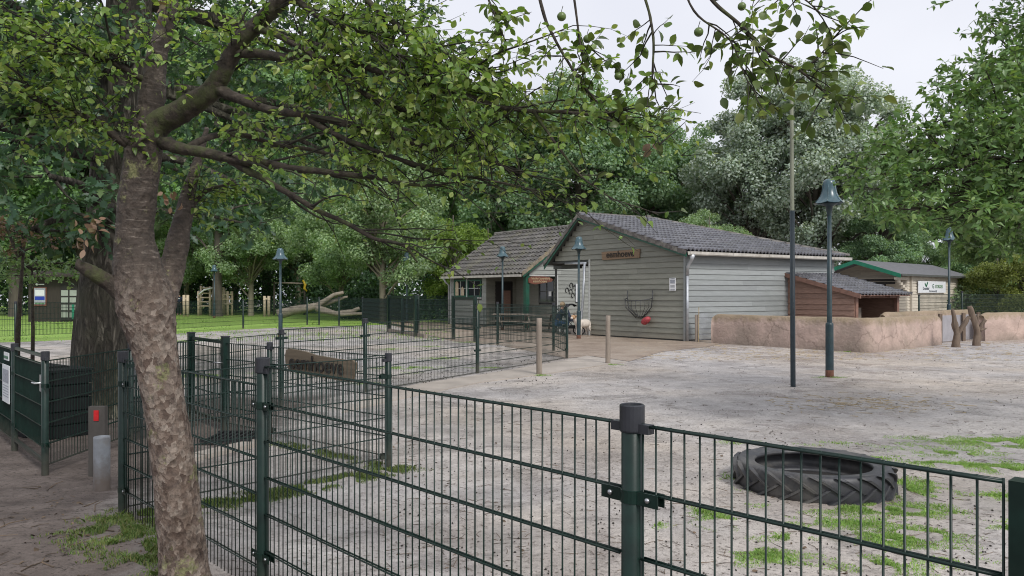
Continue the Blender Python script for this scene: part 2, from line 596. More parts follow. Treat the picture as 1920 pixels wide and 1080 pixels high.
leaf_mat('leaf_light', [(0.125, 0.213, 0.044), (0.188, 0.275, 0.062), (0.237, 0.325, 0.075), (0.100, 0.175, 0.044)], .5, .35, .5, .5)
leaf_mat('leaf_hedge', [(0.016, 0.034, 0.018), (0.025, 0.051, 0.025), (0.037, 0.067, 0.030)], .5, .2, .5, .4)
leaf_mat('leaf_gold', [(0.202, 0.245, 0.070), (0.276, 0.319, 0.095), (0.154, 0.208, 0.064), (0.325, 0.356, 0.123)], .5, .35, .8, .4)
leaf_mat('grass_blade', [(0.165, 0.307, 0.074), (0.232, 0.403, 0.104), (0.315, 0.483, 0.144), (0.392, 0.487, 0.175)], .55, .3, 2.5, .3)
leaf_mat('grass_shade', [(0.081, 0.149, 0.041), (0.129, 0.203, 0.062), (0.185, 0.245, 0.084), (0.221, 0.208, 0.094)], .55, .3, 2.5, .3)
leaf_mat('yew', [(0.019, 0.056, 0.025), (0.031, 0.081, 0.035), (0.050, 0.106, 0.037)], .5, .2, 3, .4)

# ------------------------------------------------------------------ ground
FD = Vector((-.69, .73)).normalized()          # direction of the near fence
FN = Vector((FD.y, -FD.x))                     # towards the yard
FV = Vector((.366, 2.34)).dot(FN)              # the fence's offset from the camera

def gz(x, y):
    """height of the ground: the path outside the near fence lies a little higher"""
    v = x * FN.x + y * FN.y
    k = 1 - smooth01((v - FV + .3) / 1.9)
    k *= 1 - smooth01((y - 4.3) / 3.5)
    return .12 * k

def ground_bump(x, y):
    d = math.hypot(x, y)
    a = 1 - smooth01((d - 6.5) / 3.0)
    if a <= 0:
        return 0.0
    return a * .012 * (mnoise.noise(Vector((x * 1.6, y * 1.6, 0))) + .6 * mnoise.noise(Vector((x * 5, y * 5, 3))))

def axis_vals(lo, hi, fine_lo, fine_hi, step, grow=1.25):
    vals = list(np.arange(fine_lo, fine_hi + 1e-6, step))
    s, v = step, fine_hi
    while v < hi:
        s *= grow
        v += s
        vals.append(v)
    s, v = step, fine_lo
    while v > lo:
        s *= grow
        v -= s
        vals.insert(0, v)
    return vals

xs = axis_vals(-160, 160, -7, 6, .12)
ys = axis_vals(-30, 160, .6, 11, .12)
V, Fc = [], []
for y in ys:
    for x in xs:
        V.append((x, y, gz(x, y) + ground_bump(x, y)))
nx = len(xs)
for j in range(len(ys) - 1):
    for i in range(nx - 1):
        a = j * nx + i
        Fc.append((a, a + 1, a + nx + 1, a + nx))

def ground_mat():
    m, t, b, o = nodes_of('sand')
    g = t.nodes.new('ShaderNodeNewGeometry')
    P = g.outputs['Position']
    big = add_noise(t, .35, 5, P, .65)
    mid = add_noise(t, 2.6, 6, P, .7)
    fine = add_noise(t, 24, 5, P, .75)
    grit = add_noise(t, 95, 3, P, .7)
    c = ramp(t, mid.outputs['Fac'], [(.3, (.33, .303, .288)), (.52, (.445, .418, .402)), (.72, (.56, .53, .512))]).outputs[0]
    patch = add_noise(t, .16, 4, P, .6)
    c = mixc(t, ramp(t, patch.outputs['Fac'], [(.44, 0.0), (.6, .75)]).outputs[0], c, mixc(t, 1.0, c, (1.02, .93, .80), 'MULTIPLY'))
    # damp, darker stretches
    wet = ramp(t, big.outputs['Fac'], [(.45, 0.0), (.62, 1.0)]).outputs[0]
    c = mixc(t, wet, c, mixc(t, 1.0, c, (.78, .775, .80), 'MULTIPLY'))
    pud = add_noise(t, 1.1, 5, P, .62, 1.2)
    wet2 = ramp(t, pud.outputs['Fac'], [(.54, 0.0), (.60, 1.0)]).outputs[0]
    c = mixc(t, wet2, c, mixc(t, 1.0, c, (.83, .82, .83), 'MULTIPLY'))
    # crumbs of earth and small stones
    crumbs = ramp(t, fine.outputs['Fac'], [(.36, 1.0), (.46, 0.0)]).outputs[0]
    clod = add_noise(t, 9, 6, P, .8)
    c = mixc(t, ramp(t, clod.outputs['Fac'], [(.33, .6), (.44, 0.0)]).outputs[0], c, (.17, .145, .125))
    c = mixc(t, crumbs, c, (.12, .098, .082))
    sp = ramp(t, grit.outputs['Fac'], [(.30, .75), (.5, 1.0), (.75, 1.2)]).outputs[0]
    c = mixc(t, 1.0, c, sp, 'MULTIPLY')
    # trodden humus outside the near fence and in the entrance
    sx = t.nodes.new('ShaderNodeSeparateXYZ')
    t.links.new(P, sx.inputs[0])
    def math_(op, a, bb):
        n = t.nodes.new('ShaderNodeMath')
        n.operation = op
        for i, q in enumerate((a, bb)):
            if isinstance(q, (int, float)):
                n.inputs[i].default_value = q
            else:
                t.links.new(q, n.inputs[i])
        return n.outputs[0]
    vdist = math_('SUBTRACT', math_('ADD', math_('MULTIPLY', sx.outputs[0], FN.x), math_('MULTIPLY', sx.outputs[1], FN.y)), FV)
    jit = math_('MULTIPLY', math_('SUBTRACT', mid.outputs['Fac'], .5), 1.6)
    m1 = math_('SUBTRACT', .35, math_('SUBTRACT', vdist, jit))            # > 0 outside
    m2 = math_('SUBTRACT', math_('SUBTRACT', -2.7, sx.outputs[0]), jit)    # > 0 in the entrance on the left
    mm = math_('MAXIMUM', m1, m2)
    far = math_('SUBTRACT', 13.5, sx.outputs[1])
    mm = math_('MINIMUM', mm, far)
    f = ramp(t, math_('ADD', math_('MULTIPLY', mm, .6), .3), [(.3, 0.0), (.75, 1.0)]).outputs[0]
    dc = ramp(t, mid.outputs['Fac'], [(.28, (.066, .05, .043)), (.5, (.125, .10, .088)), (.75, (.19, .155, .138))]).outputs[0]
    dc = mixc(t, crumbs, dc, (.032, .024, .019))
    dc = mixc(t, 1.0, dc, sp, 'MULTIPLY')
    c = mixc(t, f, c, dc)
    t.links.new(c, b.inputs['Base Color'])
    rr = ramp(t, big.outputs['Fac'], [(.42, .70), (.60, .27)]).outputs[0]
    rr = mixc(t, wet2, rr, .24)
    rr = mixc(t, f, rr, .85)
    t.links.new(rr, b.inputs['Roughness'])
    b.inputs['Specular IOR Level'].default_value = .45
    # hoof prints: small pits
    hoof = t.nodes.new('ShaderNodeTexVoronoi')
    hoof.inputs['Scale'].default_value = 5.5
    t.links.new(P, hoof.inputs['Vector'])
    pit = ramp(t, hoof.outputs['Distance'], [(.14, 0.0), (.3, 1.0)]).outputs[0]
    hsum = mixc(t, .5, fine.outputs['Fac'], grit.outputs['Fac'])
    hsum = mixc(t, .42, hsum, pit)
    nb = t.nodes.new('ShaderNodeBump')
    nb.inputs['Strength'].default_value = .55
    nb.inputs['Distance'].default_value = .08
    t.links.new(mid.outputs['Fac'], nb.inputs['Height'])
    bump(t, b, hsum, .8, .034, nb.outputs[0])
ground_mat()
ground = mesh_obj('ground', V, Fc, 'sand', None, True)
tag(ground, kind='structure')

def sheet(name, pts, z, mat, kind='structure', sub=1):
    V = [(p[0], p[1], z) for p in pts]
    o = mesh_obj(name, V, [tuple(range(len(V)))], mat)
    return tag(o, kind=kind)

def lawn_mat():
    m, t, b, o = nodes_of('lawn')
    g = t.nodes.new('ShaderNodeNewGeometry')
    P = g.outputs['Position']
    a = add_noise(t, .5, 5, P, .7)
    f = add_noise(t, 9, 5, P, .8)
    c = ramp(t, a.outputs['Fac'], [(.3, (.19, .32, .05)), (.55, (.26, .41, .075)), (.75, (.34, .47, .11))]).outputs[0]
    c = mixc(t, 1.0, c, ramp(t, f.outputs['Fac'], [(.3, .6), (.7, 1.2)]).outputs[0], 'MULTIPLY')
    t.links.new(c, b.inputs['Base Color'])
    b.inputs['Roughness'].default_value = .8
    bump(t, b, f.outputs['Fac'], .8, .06)
lawn_mat()

def paving_mat():
    m, t, b, o = nodes_of('wet_paving')
    g = t.nodes.new('ShaderNodeNewGeometry')
    P = g.outputs['Position']
    a = add_noise(t, .6, 6, P, .7)
    f = add_noise(t, 12, 5, P, .8)
    c = ramp(t, a.outputs['Fac'], [(.3, (.17, .125, .095)), (.5, (.31, .245, .192)), (.72, (.45, .385, .32))]).outputs[0]
    c = mixc(t, 1.0, c, ramp(t, f.outputs['Fac'], [(.3, .7), (.7, 1.15)]).outputs[0], 'MULTIPLY')
    t.links.new(c, b.inputs['Base Color'])
    t.links.new(ramp(t, a.outputs['Fac'], [(.4, .7), (.6, .38)]).outputs[0], b.inputs['Roughness'])
    bump(t, b, f.outputs['Fac'], .5, .03)
paving_mat()

def g2(px, py):
    p = gp(px, py)
    return (p.x, p.y)

# lawn with an uneven near edge
edge = [(-60, 20), (-40, 21.5), (-26, 23.5), (-19, 26.5)] + [g2(100, 639), g2(220, 633), g2(325, 626), g2(455, 618), g2(540, 614), g2(620, 612), g2(690, 610), g2(760, 607), g2(845, 606)]
ed2 = []
for (a, b_) in zip(edge[:-1], edge[1:]):
    for k in range(8):
        u = k / 8
        x, y = a[0] + (b_[0] - a[0]) * u, a[1] + (b_[1] - a[1]) * u
        ed2.append((x, y + .35 * mnoise.noise(Vector((x * .9, y * .9, 1)))))
lawn = sheet('lawn', ed2 + [(-3, 62), (-10, 95), (-140, 120), (-140, 20)], .004, 'lawn')

path_edge_up = [(700, 741), (780, 722), (900, 704), (1063, 676), (1100, 668)]
path_edge_dn = [(1175, 679), (1140, 684), (1010, 704), (900, 718), (735, 752), (640, 775)]
path = MB()
pl = [Vector((*g2(*p), 0)) for p in path_edge_up + path_edge_dn]
path.prism([p + Vector((0, 0, -.05)) for p in pl], (0, 0, .07))
tag(path.build('path', 'concrete'), kind='structure')
sheet('paved_yard', [g2(1063, 672), g2(1110, 668), g2(1180, 678), g2(1240, 660), g2(1330, 650), (8.6, 29.5), (6.5, 45), (-8, 48), (-5.2, 37), g2(850, 640), g2(940, 648)], .008, 'wet_paving')

# ------------------------------------------------------------------ mesh fences
WIRE_MESH = {}

def wire_mesh(h):
    key = round(h, 3)
    if key not in WIRE_MESH:
        b = MB().tube([(0, 0, 0), (0, 0, h)], .0031, 6, True)
        me = bpy.data.meshes.new('wire')
        me.from_pydata([tuple(v) for v in b.V], [], b.F)
        me.materials.append(MATS['green_paint'])
        me.polygons.foreach_set('use_smooth', np.ones(len(me.polygons), dtype=bool))
        WIRE_MESH[key] = me
    return WIRE_MESH[key]

def panel(root, a, b, ztop, rails=7, parts=False, step=.2, zb=None, r=.0042, name='panel', inset=.04, wires=.05):
    a, b = Vector((a[0], a[1], 0)), Vector((b[0], b[1], 0))
    d = (b - a)
    L = d.length
    d.normalize()
    a, b = a + d * inset, b - d * inset
    L -= 2 * inset
    n = Vector((d.y, -d.x, 0))
    mb = MB()
    for k in range(rails):
        z = ztop - k * step
        for sgn in (-1, 1):
            o = n * (sgn * .0085)
            if parts:
                # rails a touch wavy
                pts = []
                for q in range(9):
                    u = q / 8
                    pts.append(a + (b - a) * u + o + Vector((0, 0, z + .0025 * mnoise.noise(Vector((u * 3, k, a.x))))))
                mb.tube(pts, r, 7)
            else:
                kk = 2.1 if a.y < 12 else 3.0
                mb.bar(a + o + Vector((0, 0, z)), b + o + Vector((0, 0, z)), r * kk, r * kk)
    h = (rails - 1) * step + .012
    z0 = ztop - (rails - 1) * step - .006
    nw = max(2, int(round(L / wires)))
    if parts:
        p = mb.build(name, 'green_paint', root, True)
        me = wire_mesh(h)
        for k in range(nw + 1):
            o = bpy.data.objects.new('wire', me)
            o.location = a + d * (L * k / nw + random.gauss(0, .0012)) + Vector((0, 0, z0))
            o.rotation_euler = (random.gauss(0, .0015), random.gauss(0, .0015), random.uniform(0, 6))
            finish(o, p, False)
    else:
        for k in range(nw + 1):
            q = a + d * (L * k / nw)
            mb.bar(q + Vector((0, 0, z0)), q + Vector((0, 0, z0 + h)), .006 if a.y < 25 else .0085, .006 if a.y < 25 else .0085, (1, 0, 0))
        p = mb.build(name, 'green_paint', root)
    return p

def post(root, x, y, top, w=.06, square=False, clamps=(), dirs=(), cap=True, z0=None, fancy=False):
    g0 = (gz(x, y) - .08) if z0 is None else z0
    mb = MB()
    if square:
        mb.box((x, y, (g0 + top) / 2), (w, w, top - g0), Matrix.Rotation(R(45), 3, 'Z'))
        p = mb.build('post', 'green_paint', root)
    else:
        mb.lathe([(w / 2, g0), (w / 2, top - .003), (w / 2 - .003, top), (0, top)], 18, (x, y, 0))
        p = mb.build('post', 'green_paint', root, True)
    if cap and not square:
        c = MB()
        r = w / 2 + .004
        c.lathe([(r, top - .075), (r + .0015, top - .07), (r + .0015, top + .004), (r - .003, top + .008), (r - .007, top + .006), (r - .008, top - .004), (0, top - .005)], 20, (x, y, 0))
        for dv in dirs:
            dv = Vector(dv).normalized()
            q = Vector((x, y, top - .062)) + dv * (r + .012)
            c.bar(q - dv * .022, q + dv * .022, .03, .028)
        c.build('cap', 'post_cap', p, False)
    for zc in clamps:
        c = MB()
        r = w / 2 + .003
        c.lathe([(r - .003, zc - .02), (r, zc - .019), (r, zc + .019), (r - .003, zc + .02)], 18, (x, y, 0))
        for dv in dirs:
            dv = Vector(dv).normalized()
            sd = Vector((dv.y, -dv.x, 0))
            q = Vector((x, y, zc)) + dv * (r - .004)
            for sgn in (-1, 1):
                c.bar(q + sd * (.016 * sgn), q + sd * (.016 * sgn) + dv * .075, .004, .04)
        cl = c.build('clamp', 'green_paint', p)
        if fancy:
            for dv in dirs:
                dv = Vector(dv).normalized()
                sd = Vector((dv.y, -dv.x, 0))
                if sd.y > 0:
                    sd = -sd
                q = Vector((x, y, zc)) + dv * (r + .035) + sd * .018
                bb = MB()
                bb.tube([q, q + sd * .004, q + sd * .007, q + sd * .0085], [.0085, .0085, .006, .001], 12)
                bb.build('bolt', 'steel', p, True)
    return p

GREEN_FENCES = 'green wire mesh fences of the pens'
# --- near fence, running from lower right to the left
A, B, C, E = (.366, 2.34), (-1.36, 4.19), (-2.98, 5.88), (1.07, 1.60)
dAB = Vector((B[0] - A[0], B[1] - A[1], 0)).normalized()
f1 = thing('mesh_fence', 'dark green wire mesh fence running along the front of the picture', 'fence', (A[0], A[1], 0), 0, GREEN_FENCES)
post(f1, *A, 1.405, .066, clamps=(1.135,), dirs=(dAB, -dAB), fancy=True)
post(f1, *B, 1.392, .066, clamps=(1.14, .32), dirs=(-dAB, dAB), fancy=True)
post(f1, *C, 1.30, .066, clamps=(1.06, .25), dirs=(-dAB,), fancy=True)
gpost = MB().box((E[0], E[1], .63), (.05, .05, 1.46), Matrix.Rotation(math.atan2(dAB.y, dAB.x), 3, 'Z'))
gpost.build('square_post', 'green_paint', f1)
panel(f1, E, A, 1.352, 7, True)
panel(f1, A, B, 1.352, 7, True)
panel(f1, B, C, 1.245, 7, True)
E2 = (E[0] - dAB.x * 2.5, E[1] - dAB.y * 2.5)
panel(f1, E, E2, 1.352, 7, False)
post(f1, *E2, 1.405, .066)

# --- entrance lock
D, Hh, P4, P3 = (-1.237, 7.68), (-2.86, 9.06), (-3.62, 9.70), (-4.47, 10.7)
P85, P27, P246 = (-4.48, 7.37), (-5.53, 8.54), (-4.475, 9.02)
dCD = Vector((D[0] - C[0], D[1] - C[1], 0)).normalized()
f2 = thing('mesh_fence', 'wire mesh fence between the leaning tree and the hanging name board post', 'fence', (D[0], D[1], 0), 0, GREEN_FENCES)
dHD = Vector((Hh[0] - D[0], Hh[1] - D[1], 0)).normalized()
post(f2, *D, 1.145, .06, clamps=(.92, .12), dirs=(-dCD, dHD))
panel(f2, C, D, 1.112, 7, True)
f3 = thing('mesh_fence', 'wire mesh fence that carries the dark hanging name board', 'fence', (Hh[0], Hh[1], 0), 0, GREEN_FENCES)
post(f3, *Hh, 1.165, .06, clamps=(.9, .15), dirs=(-dHD, dHD))
panel(f3, Hh, D, 1.12, 7, True)
panel(f3, P4, Hh, 1.12, 7, False)

def gate(name, label, a, b, ztop, zbot, t=.04, postw=.08, square=True, handle=True, bars=6):
    root = thing(name, label, 'gate', (a[0], a[1], 0), 0, 'mesh gates of the pens')
    av, bv = Vector((a[0], a[1], 0)), Vector((b[0], b[1], 0))
    d = (bv - av).normalized()
    for q in (av, bv):
        if not square:
            post(root, q.x, q.y, ztop + .02, postw, clamps=(ztop - .3, .3), dirs=(d,))
            continue
        mb = MB().box((q.x, q.y, (ztop + .0) / 2), (postw, postw, ztop + .10), Matrix.Rotation(math.atan2(d.y, d.x), 3, 'Z'))
        pp = mb.build('post', 'green_paint', root)
        MB().box((q.x, q.y, ztop / 2 + (ztop + .10) / 2 + .004), (postw + .012, postw + .012, .016), Matrix.Rotation(math.atan2(d.y, d.x), 3, 'Z')).build('cap', 'post_cap', pp)
    i, j = av + d * (postw / 2 + .035), bv - d * (postw / 2 + .035)
    fr = MB()
    for z in (zbot, ztop - .02):
        fr.bar(i + Vector((0, 0, z)), j + Vector((0, 0, z)), t, t)
    for q in (i, j):
        fr.bar(q + Vector((0, 0, zbot - t / 2)), q + Vector((0, 0, ztop - .02 + t / 2)), t * 1.02, t * 1.02, (d.x, d.y, 0))
    fr.build('gate_frame', 'green_paint', root)
    panel(root, (i.x, i.y), (j.x, j.y), ztop - .10, max(2, int((ztop - zbot - .1) / .2) + 1), False, name='gate_mesh', inset=.03)
    hg = MB()
    for z in (zbot + .15, ztop - .2):
        hg.bar(av + d * (postw / 2 - .005) + Vector((0, 0, z)), i + Vector((0, 0, z)), .02, .04)
    hg.build('hinge', 'steel', root)
    if handle:
        lk = MB()
        q = j + Vector((0, 0, ztop - .28))
        lk.box(q, (.06, .06, .16), Matrix.Rotation(math.atan2(d.y, d.x), 3, 'Z'))
        sd = Vector((d.y, -d.x, 0))
        lk.tube([q + sd * .03, q + sd * .075, q + sd * .08 - d * .1], .009, 8)
        lk.build('latch', 'steel', root)
    return root

gate('mesh_gate', 'wire mesh gate with heavy square posts behind the leaning tree', P3, P4, 1.15, .12)
f4 = thing('mesh_fence', 'wire mesh fence in front of the thick rough-barked trunk', 'fence', (P85[0], P85[1], 0), 0, GREEN_FENCES)
post(f4, *P246, 1.16, .06, clamps=(.9,), dirs=((0, 1, 0), (0, -1, 0)))
panel(f4, P85, P246, 1.10, 6, False)
panel(f4, P246, P3, 1.10, 6, False)
gate('mesh_gate', 'wire mesh gate at the left edge beside the black crates', P27, P85, 1.165, .13, .03, postw=.066, square=False)
f5 = thing('mesh_fence', 'wire mesh fence at the far left edge with white notices', 'fence', (P27[0], P27[1], 0), 0, GREEN_FENCES)
dL = (Vector((P27[0], P27[1], 0)) - Vector((P85[0], P85[1], 0))).normalized()
P0 = (P27[0] + dL.x * 2.5, P27[1] + dL.y * 2.5)
post(f5, *P0, 1.16, .06)
panel(f5, P27, P0, 1.12, 6, False)

# --- middle pen
Q1, Q2, Q3, Q4 = (1.477, 20.65), (-.758, 16.8), (-2.6, 13.6), (-3.6, 12.0)
f7 = thing('mesh_fence', 'long wire mesh fence of the middle pen beside the concrete path', 'fence', (Q2[0], Q2[1], 0), 0, GREEN_FENCES)
dm = Vector((Q1[0] - Q2[0], Q1[1] - Q2[1], 0)).normalized()
post(f7, *Q1, 1.46, .075, clamps=(1.2, .25), dirs=(-dm,))
post(f7, *Q2, 1.49, .075, clamps=(1.0, .5), dirs=(dm, -dm))
post(f7, *Q3, 1.30, .075, clamps=(1.0,), dirs=(dm, -dm))
post(f7, *Q4, 1.18, .075, clamps=(1.05,), dirs=(dm, -dm))
panel(f7, Q2, Q1, 1.42, 8, False)
panel(f7, Q3, Q2, 1.22, 7, False)
panel(f7, Q4, Q3, 1.18, 7, False)
panel(f7, P246, Q4, 1.12, 7, False)
R1, R2, R3, R4 = (1.26, 23.3), (-.49, 26.2), (-1.32, 27.5), (-2.22, 29.0)
f8 = thing('mesh_fence', 'wire mesh fence on the far side of the middle pen by the picnic tables', 'fence', (R1[0], R1[1], 0), 0, GREEN_FENCES)
for q in (R1, R2):
    post(f8, *q, 1.45, .08)
panel(f8, R1, Q1, 1.38, 7, False, wires=.11)
panel(f8, R2, R1, 1.38, 7, False)
panel(f8, R3, R2, 1.38, 7, False)
gate('mesh_gate', 'black framed mesh gate in front of the small grey shop', R4, R3, 1.6, .45, .06, .10)
S1, S2, S3 = (-3.87, 31.0), (-4.65, 32.7), (-5.6, 35.0)
f9 = thing('mesh_fence', 'wire mesh fence left of the small grey shop between two gates', 'fence', (S1[0], S1[1], 0), 0, GREEN_FENCES)
panel(f9, R4, S1, 1.5, 7, False)
gate('mesh_gate', 'dark gate with three thick posts at the lawn corner of the pen', S3, S1, 1.62, .35, .08, .16, handle=False)
MB().box((S2[0], S2[1], .75), (.13, .13, 1.6)).build('post', 'green_paint', f9)
MB().bar((S3[0], S3[1], .06), (S1[0] + .5, S1[1] - .9, .06), .14, .16).build('ground_beam', 'old_wood', f9)

# --- lawn fence
lf = [(-27, 22.5), (-18.1, 28.0), (-14.8, 33.6), (-13.3, 38.0), (-11.2, 42.0), (-10.55, 42.0), (-9.3, 41.3), (-7.9, 40.6), (-5.6, 35.0)]
f6 = thing('mesh_fence', 'tall wire mesh fence along the green lawn on the left', 'fence', (lf[2][0], lf[2][1], 0), 0, GREEN_FENCES)
for k, q in enumerate(lf[:-1]):
    post(f6, *q, 1.55 if k > 3 else 1.45, .09)
    panel(f6, q, lf[k + 1], 1.5 if k > 3 else 1.40, 7, False)
fb = [(-7.9, 46), (-5.4, 44.5), (-3.6, 43.8)]
f10 = thing('mesh_fence', 'wire mesh fence in front of the dark hedge left of the shop', 'fence', (fb[1][0], fb[1][1], 0), 0, GREEN_FENCES)
for k, q in enumerate(fb):
    post(f10, *q, 1.65, .09)
    if k:
        panel(f10, fb[k - 1], q, 1.6, 8, False)
# --- right, in front of the pale cabin
fr = [(19.4, 36.6), (21.8, 37.2), (26.5, 39.5), (33, 42)]
f11 = thing('mesh_fence', 'wire mesh fence on the right before the pale cabin and bushes', 'fence', (fr[1][0], fr[1][1], 0), 0, GREEN_FENCES)
for k, q in enumerate(fr):
    post(f11, *q, 1.85 if k == 1 else 1.7, .09)
    if k:
        panel(f11, fr[k - 1], q, 1.7, 8, False)

# ------------------------------------------------------------------ buildings
G_ = Vector((-.62, .78, 0)).normalized()       # along the gable, away to the left
L_ = Vector((.85, .527, 0)).normalized()       # along the ridge, away to the right
NG = Vector((-G_.y, G_.x, 0)) * 1.0
if NG.y > 0:
    NG = -NG
NL = Vector((L_.y, -L_.x, 0))
UP = Vector((0, 0, 1))
C0 = gp(1285, 640)

def boards(root, p0, dirv, nrm, smin, smax, z0, z1, pitch, mat, smax_f=None, smin_f=None, holes=(), name='board', thick=.022, wav=0.0):
    """lapped weatherboards; each board one object; holes = (s0,s1,z0,z1)"""
    k = 0
    z = z0
    while z < z1 - .02:
        zt = min(z + pitch, z1)
        a = smin_f(z + pitch * .5) if smin_f else smin
        b = smax_f(z + pitch * .5) if smax_f else smax
        a, b = max(a, smin), min(b, smax)
        segs = [(a, b)]
        for (h0, h1, hz0, hz1) in holes:
            if zt > hz0 + .03 and z < hz1 - .03:
                ns = []
                for (u, v) in segs:
                    if h1 <= u or h0 >= v:
                        ns.append((u, v))
                    else:
                        if h0 > u:
                            ns.append((u, h0))
                        if h1 < v:
                            ns.append((h1, v))
                segs = ns
        for (u, v) in segs:
            if v - u < .04:
                continue
            # joint in long boards
            cuts = [u, v]
            if v - u > 3.6 and not wav:
                cuts = [u, u + (v - u) * (.35 + .3 * ((k * 37) % 10) / 10), v]
            for (c0, c1) in zip(cuts[:-1], cuts[1:]):
                c1e = c1 - (.003 if c1 != cuts[-1] else 0)
                mb = MB()
                nq = 1 if not wav else 14
                Vv, Ff = [], []
                jz = random.uniform(-.003, .003)
                for q in range(nq + 1):
                    s = c0 + (c1e - c0) * q / nq
                    wz = wav * mnoise.noise(Vector((s * 2.2, k * 3.1, 5))) if wav else 0
                    base = Vector(p0) + dirv * s
                    Vv += [base + UP * (z + jz + wz) + nrm * (thick + .02), base + UP * (zt + jz + .012) + nrm * thick * .35,
                           base + UP * (zt + jz + .012) + nrm * -.005, base + UP * (z + jz + wz) + nrm * -.005]
                for q in range(nq):
                    i = q * 4
                    for e in range(4):
                        e2 = (e + 1) % 4
                        Ff.append((i + e, i + e2, i + 4 + e2, i + 4 + e))
                Ff.append((0, 3, 2, 1))
                i = nq * 4
                Ff.append((i, i + 1, i + 2, i + 3))
                mesh_obj(name, Vv, Ff, mat, root)
        z = zt
        k += 1

def tiles(root, e0, edir, rdir_h, rise, run, length, tw, course, mat, end_f=None, start_f=None, name='roof_tiles', amp=.028):
    """interlocking pantiles: wavy stepped courses laid on a slope, joined in one part"""
    sl = math.sqrt(run * run + rise * rise)
    up = (rdir_h * run + UP * rise) / sl
    nrm = edir.cross(up)
    if nrm.z < 0:
        nrm = -nrm
    rows = int(math.ceil(sl / course))
    V, Fq = [], []
    sub = 6
    prof = [0, .55, .95, 1.0, .75, .25]
    for r in range(rows):
        d0, d1 = r * course, min((r + 1) * course + .05, sl + .03)
        s0 = start_f(d0 / sl) if start_f else 0
        s1 = end_f(min(1, (d0 + course * .5) / sl)) if end_f else length
        n0, n1 = int(math.floor(s0 / tw)), int(math.ceil(s1 / tw))
        for c in range(n0, n1):
            jt = random.uniform(-.006, .006)
            i0 = len(V)
            for q in range(sub + 1):
                s = min(max((c + q / sub) * tw, s0), s1)
                hgt = amp * 2 * prof[q % sub]
                V.append(Vector(e0) + edir * s + up * (d0 + jt) + nrm * (hgt + .065))
                V.append(Vector(e0) + edir * s + up * d1 + nrm * (hgt + .002))
                V.append(Vector(e0) + edir * s + up * (d0 + jt) + nrm * (hgt - .004))
            for q in range(sub):
                a = i0 + q * 3
                Fq.append((a, a + 3, a + 4, a + 1))
                Fq.append((a + 2, a + 5, a + 3, a))
    o = mesh_obj(name, V, Fq, mat, root)
    o['kind'] = 'stuff'
    return o

def caps(root, p, q, w, h, ln, mat, name='ridge_tile', seg=7):
    p, q = Vector(p), Vector(q)
    d = (q - p)
    L = d.length
    d.normalize()
    side = d.cross(UP).normalized()
    u = side.cross(d).normalized()
    n = max(1, int(round(L / ln)))
    for k in range(n):
        a, b = p + d * (L * k / n), p + d * (L * (k + 1) / n + .03)
        V, Ff = [], []
        for (e, sc) in ((a, 1.0), (b, 1.10)):
            for t_ in (1.0, .88):
                for j in range(seg + 1):
                    an = math.pi * j / seg
                    V.append(e + side * (math.cos(an) * w * sc * t_) + u * (math.sin(an) * h * sc * t_ + random.uniform(-.003, .003)))
        m = seg + 1
        for j in range(seg):
            Ff.append((j, j + 1, 2 * m + j + 1, 2 * m + j))
            Ff.append((m + j + 1, m + j, 3 * m + j, 3 * m + j + 1))
            Ff.append((j + 1, j, m + j, m + j + 1))
            Ff.append((2 * m + j, 2 * m + j + 1, 3 * m + j + 1, 3 * m + j))
        mesh_obj(name, V, Ff, mat, root)

def verges(root, p, q, ln, drop, mat, side, name='verge_tile', th=.05):
    """stepped verge tiles hanging over a roof edge"""
    p, q = Vector(p), Vector(q)
    d = q - p
    L = d.length
    d.normalize()
    n = max(1, int(round(L / ln)))
    for k in range(n):
        a, b = p + d * (L * k / n), p + d * (L * (k + 1) / n - .012)
        st = UP * (.02 if True else 0)
        mb = MB()
        a2, b2 = a + st, b
        mb.prism([a2, b2, b2 - UP * drop, a2 - UP * drop], side * th)
        mb.prism([a2 + UP * .004, b2 + UP * .004, b2 + UP * .035, a2 + UP * .035], -side * .16 + UP * 0)
        mb.build(name, mat, root)

def window(root, p0, dirv, nrm, s0, s1, z0, z1, frame_mat, cols=2, rows=2, fw=.07, name='window', depth=.06, bar=.035, glass='glass_dark'):
    c = Vector(p0) + dirv * ((s0 + s1) / 2) + UP * ((z0 + z1) / 2)
    M3 = Matrix((dirv, nrm, UP)).transposed()
    fr = MB()
    wd, ht = s1 - s0, z1 - z0
    for sg in (-1, 1):
        fr.box(c + dirv * (sg * (wd - fw) / 2), (fw, depth, ht), M3)
        fr.box(c + UP * (sg * (ht - fw) / 2), (wd - 2 * fw, depth * .96, fw), M3)
    f = fr.build(name, frame_mat, root)
    mn = MB()
    for k in range(1, cols):
        mn.box(c + dirv * (-wd / 2 + wd * k / cols), (bar, depth * .6, ht - 2 * fw), M3)
    for k in range(1, rows):
        mn.box(c + UP * (-ht / 2 + ht * k / rows), (wd - 2 * fw, depth * .55, bar), M3)
    if cols * rows > 1:
        mn.build('muntin', frame_mat if frame_mat != 'trim_green' else 'trim_pale', f)
    iw, ih = (wd - 2 * fw) / cols, (ht - 2 * fw) / rows
    for a in range(cols):
        for b_ in range(rows):
            q = c + dirv * (-wd / 2 + fw + iw * (a + .5)) + UP * (-ht / 2 + fw + ih * (b_ + .5)) - nrm * .012
            MB().box(q, (iw, .008, ih), M3).build('pane', glass, f)
    return f

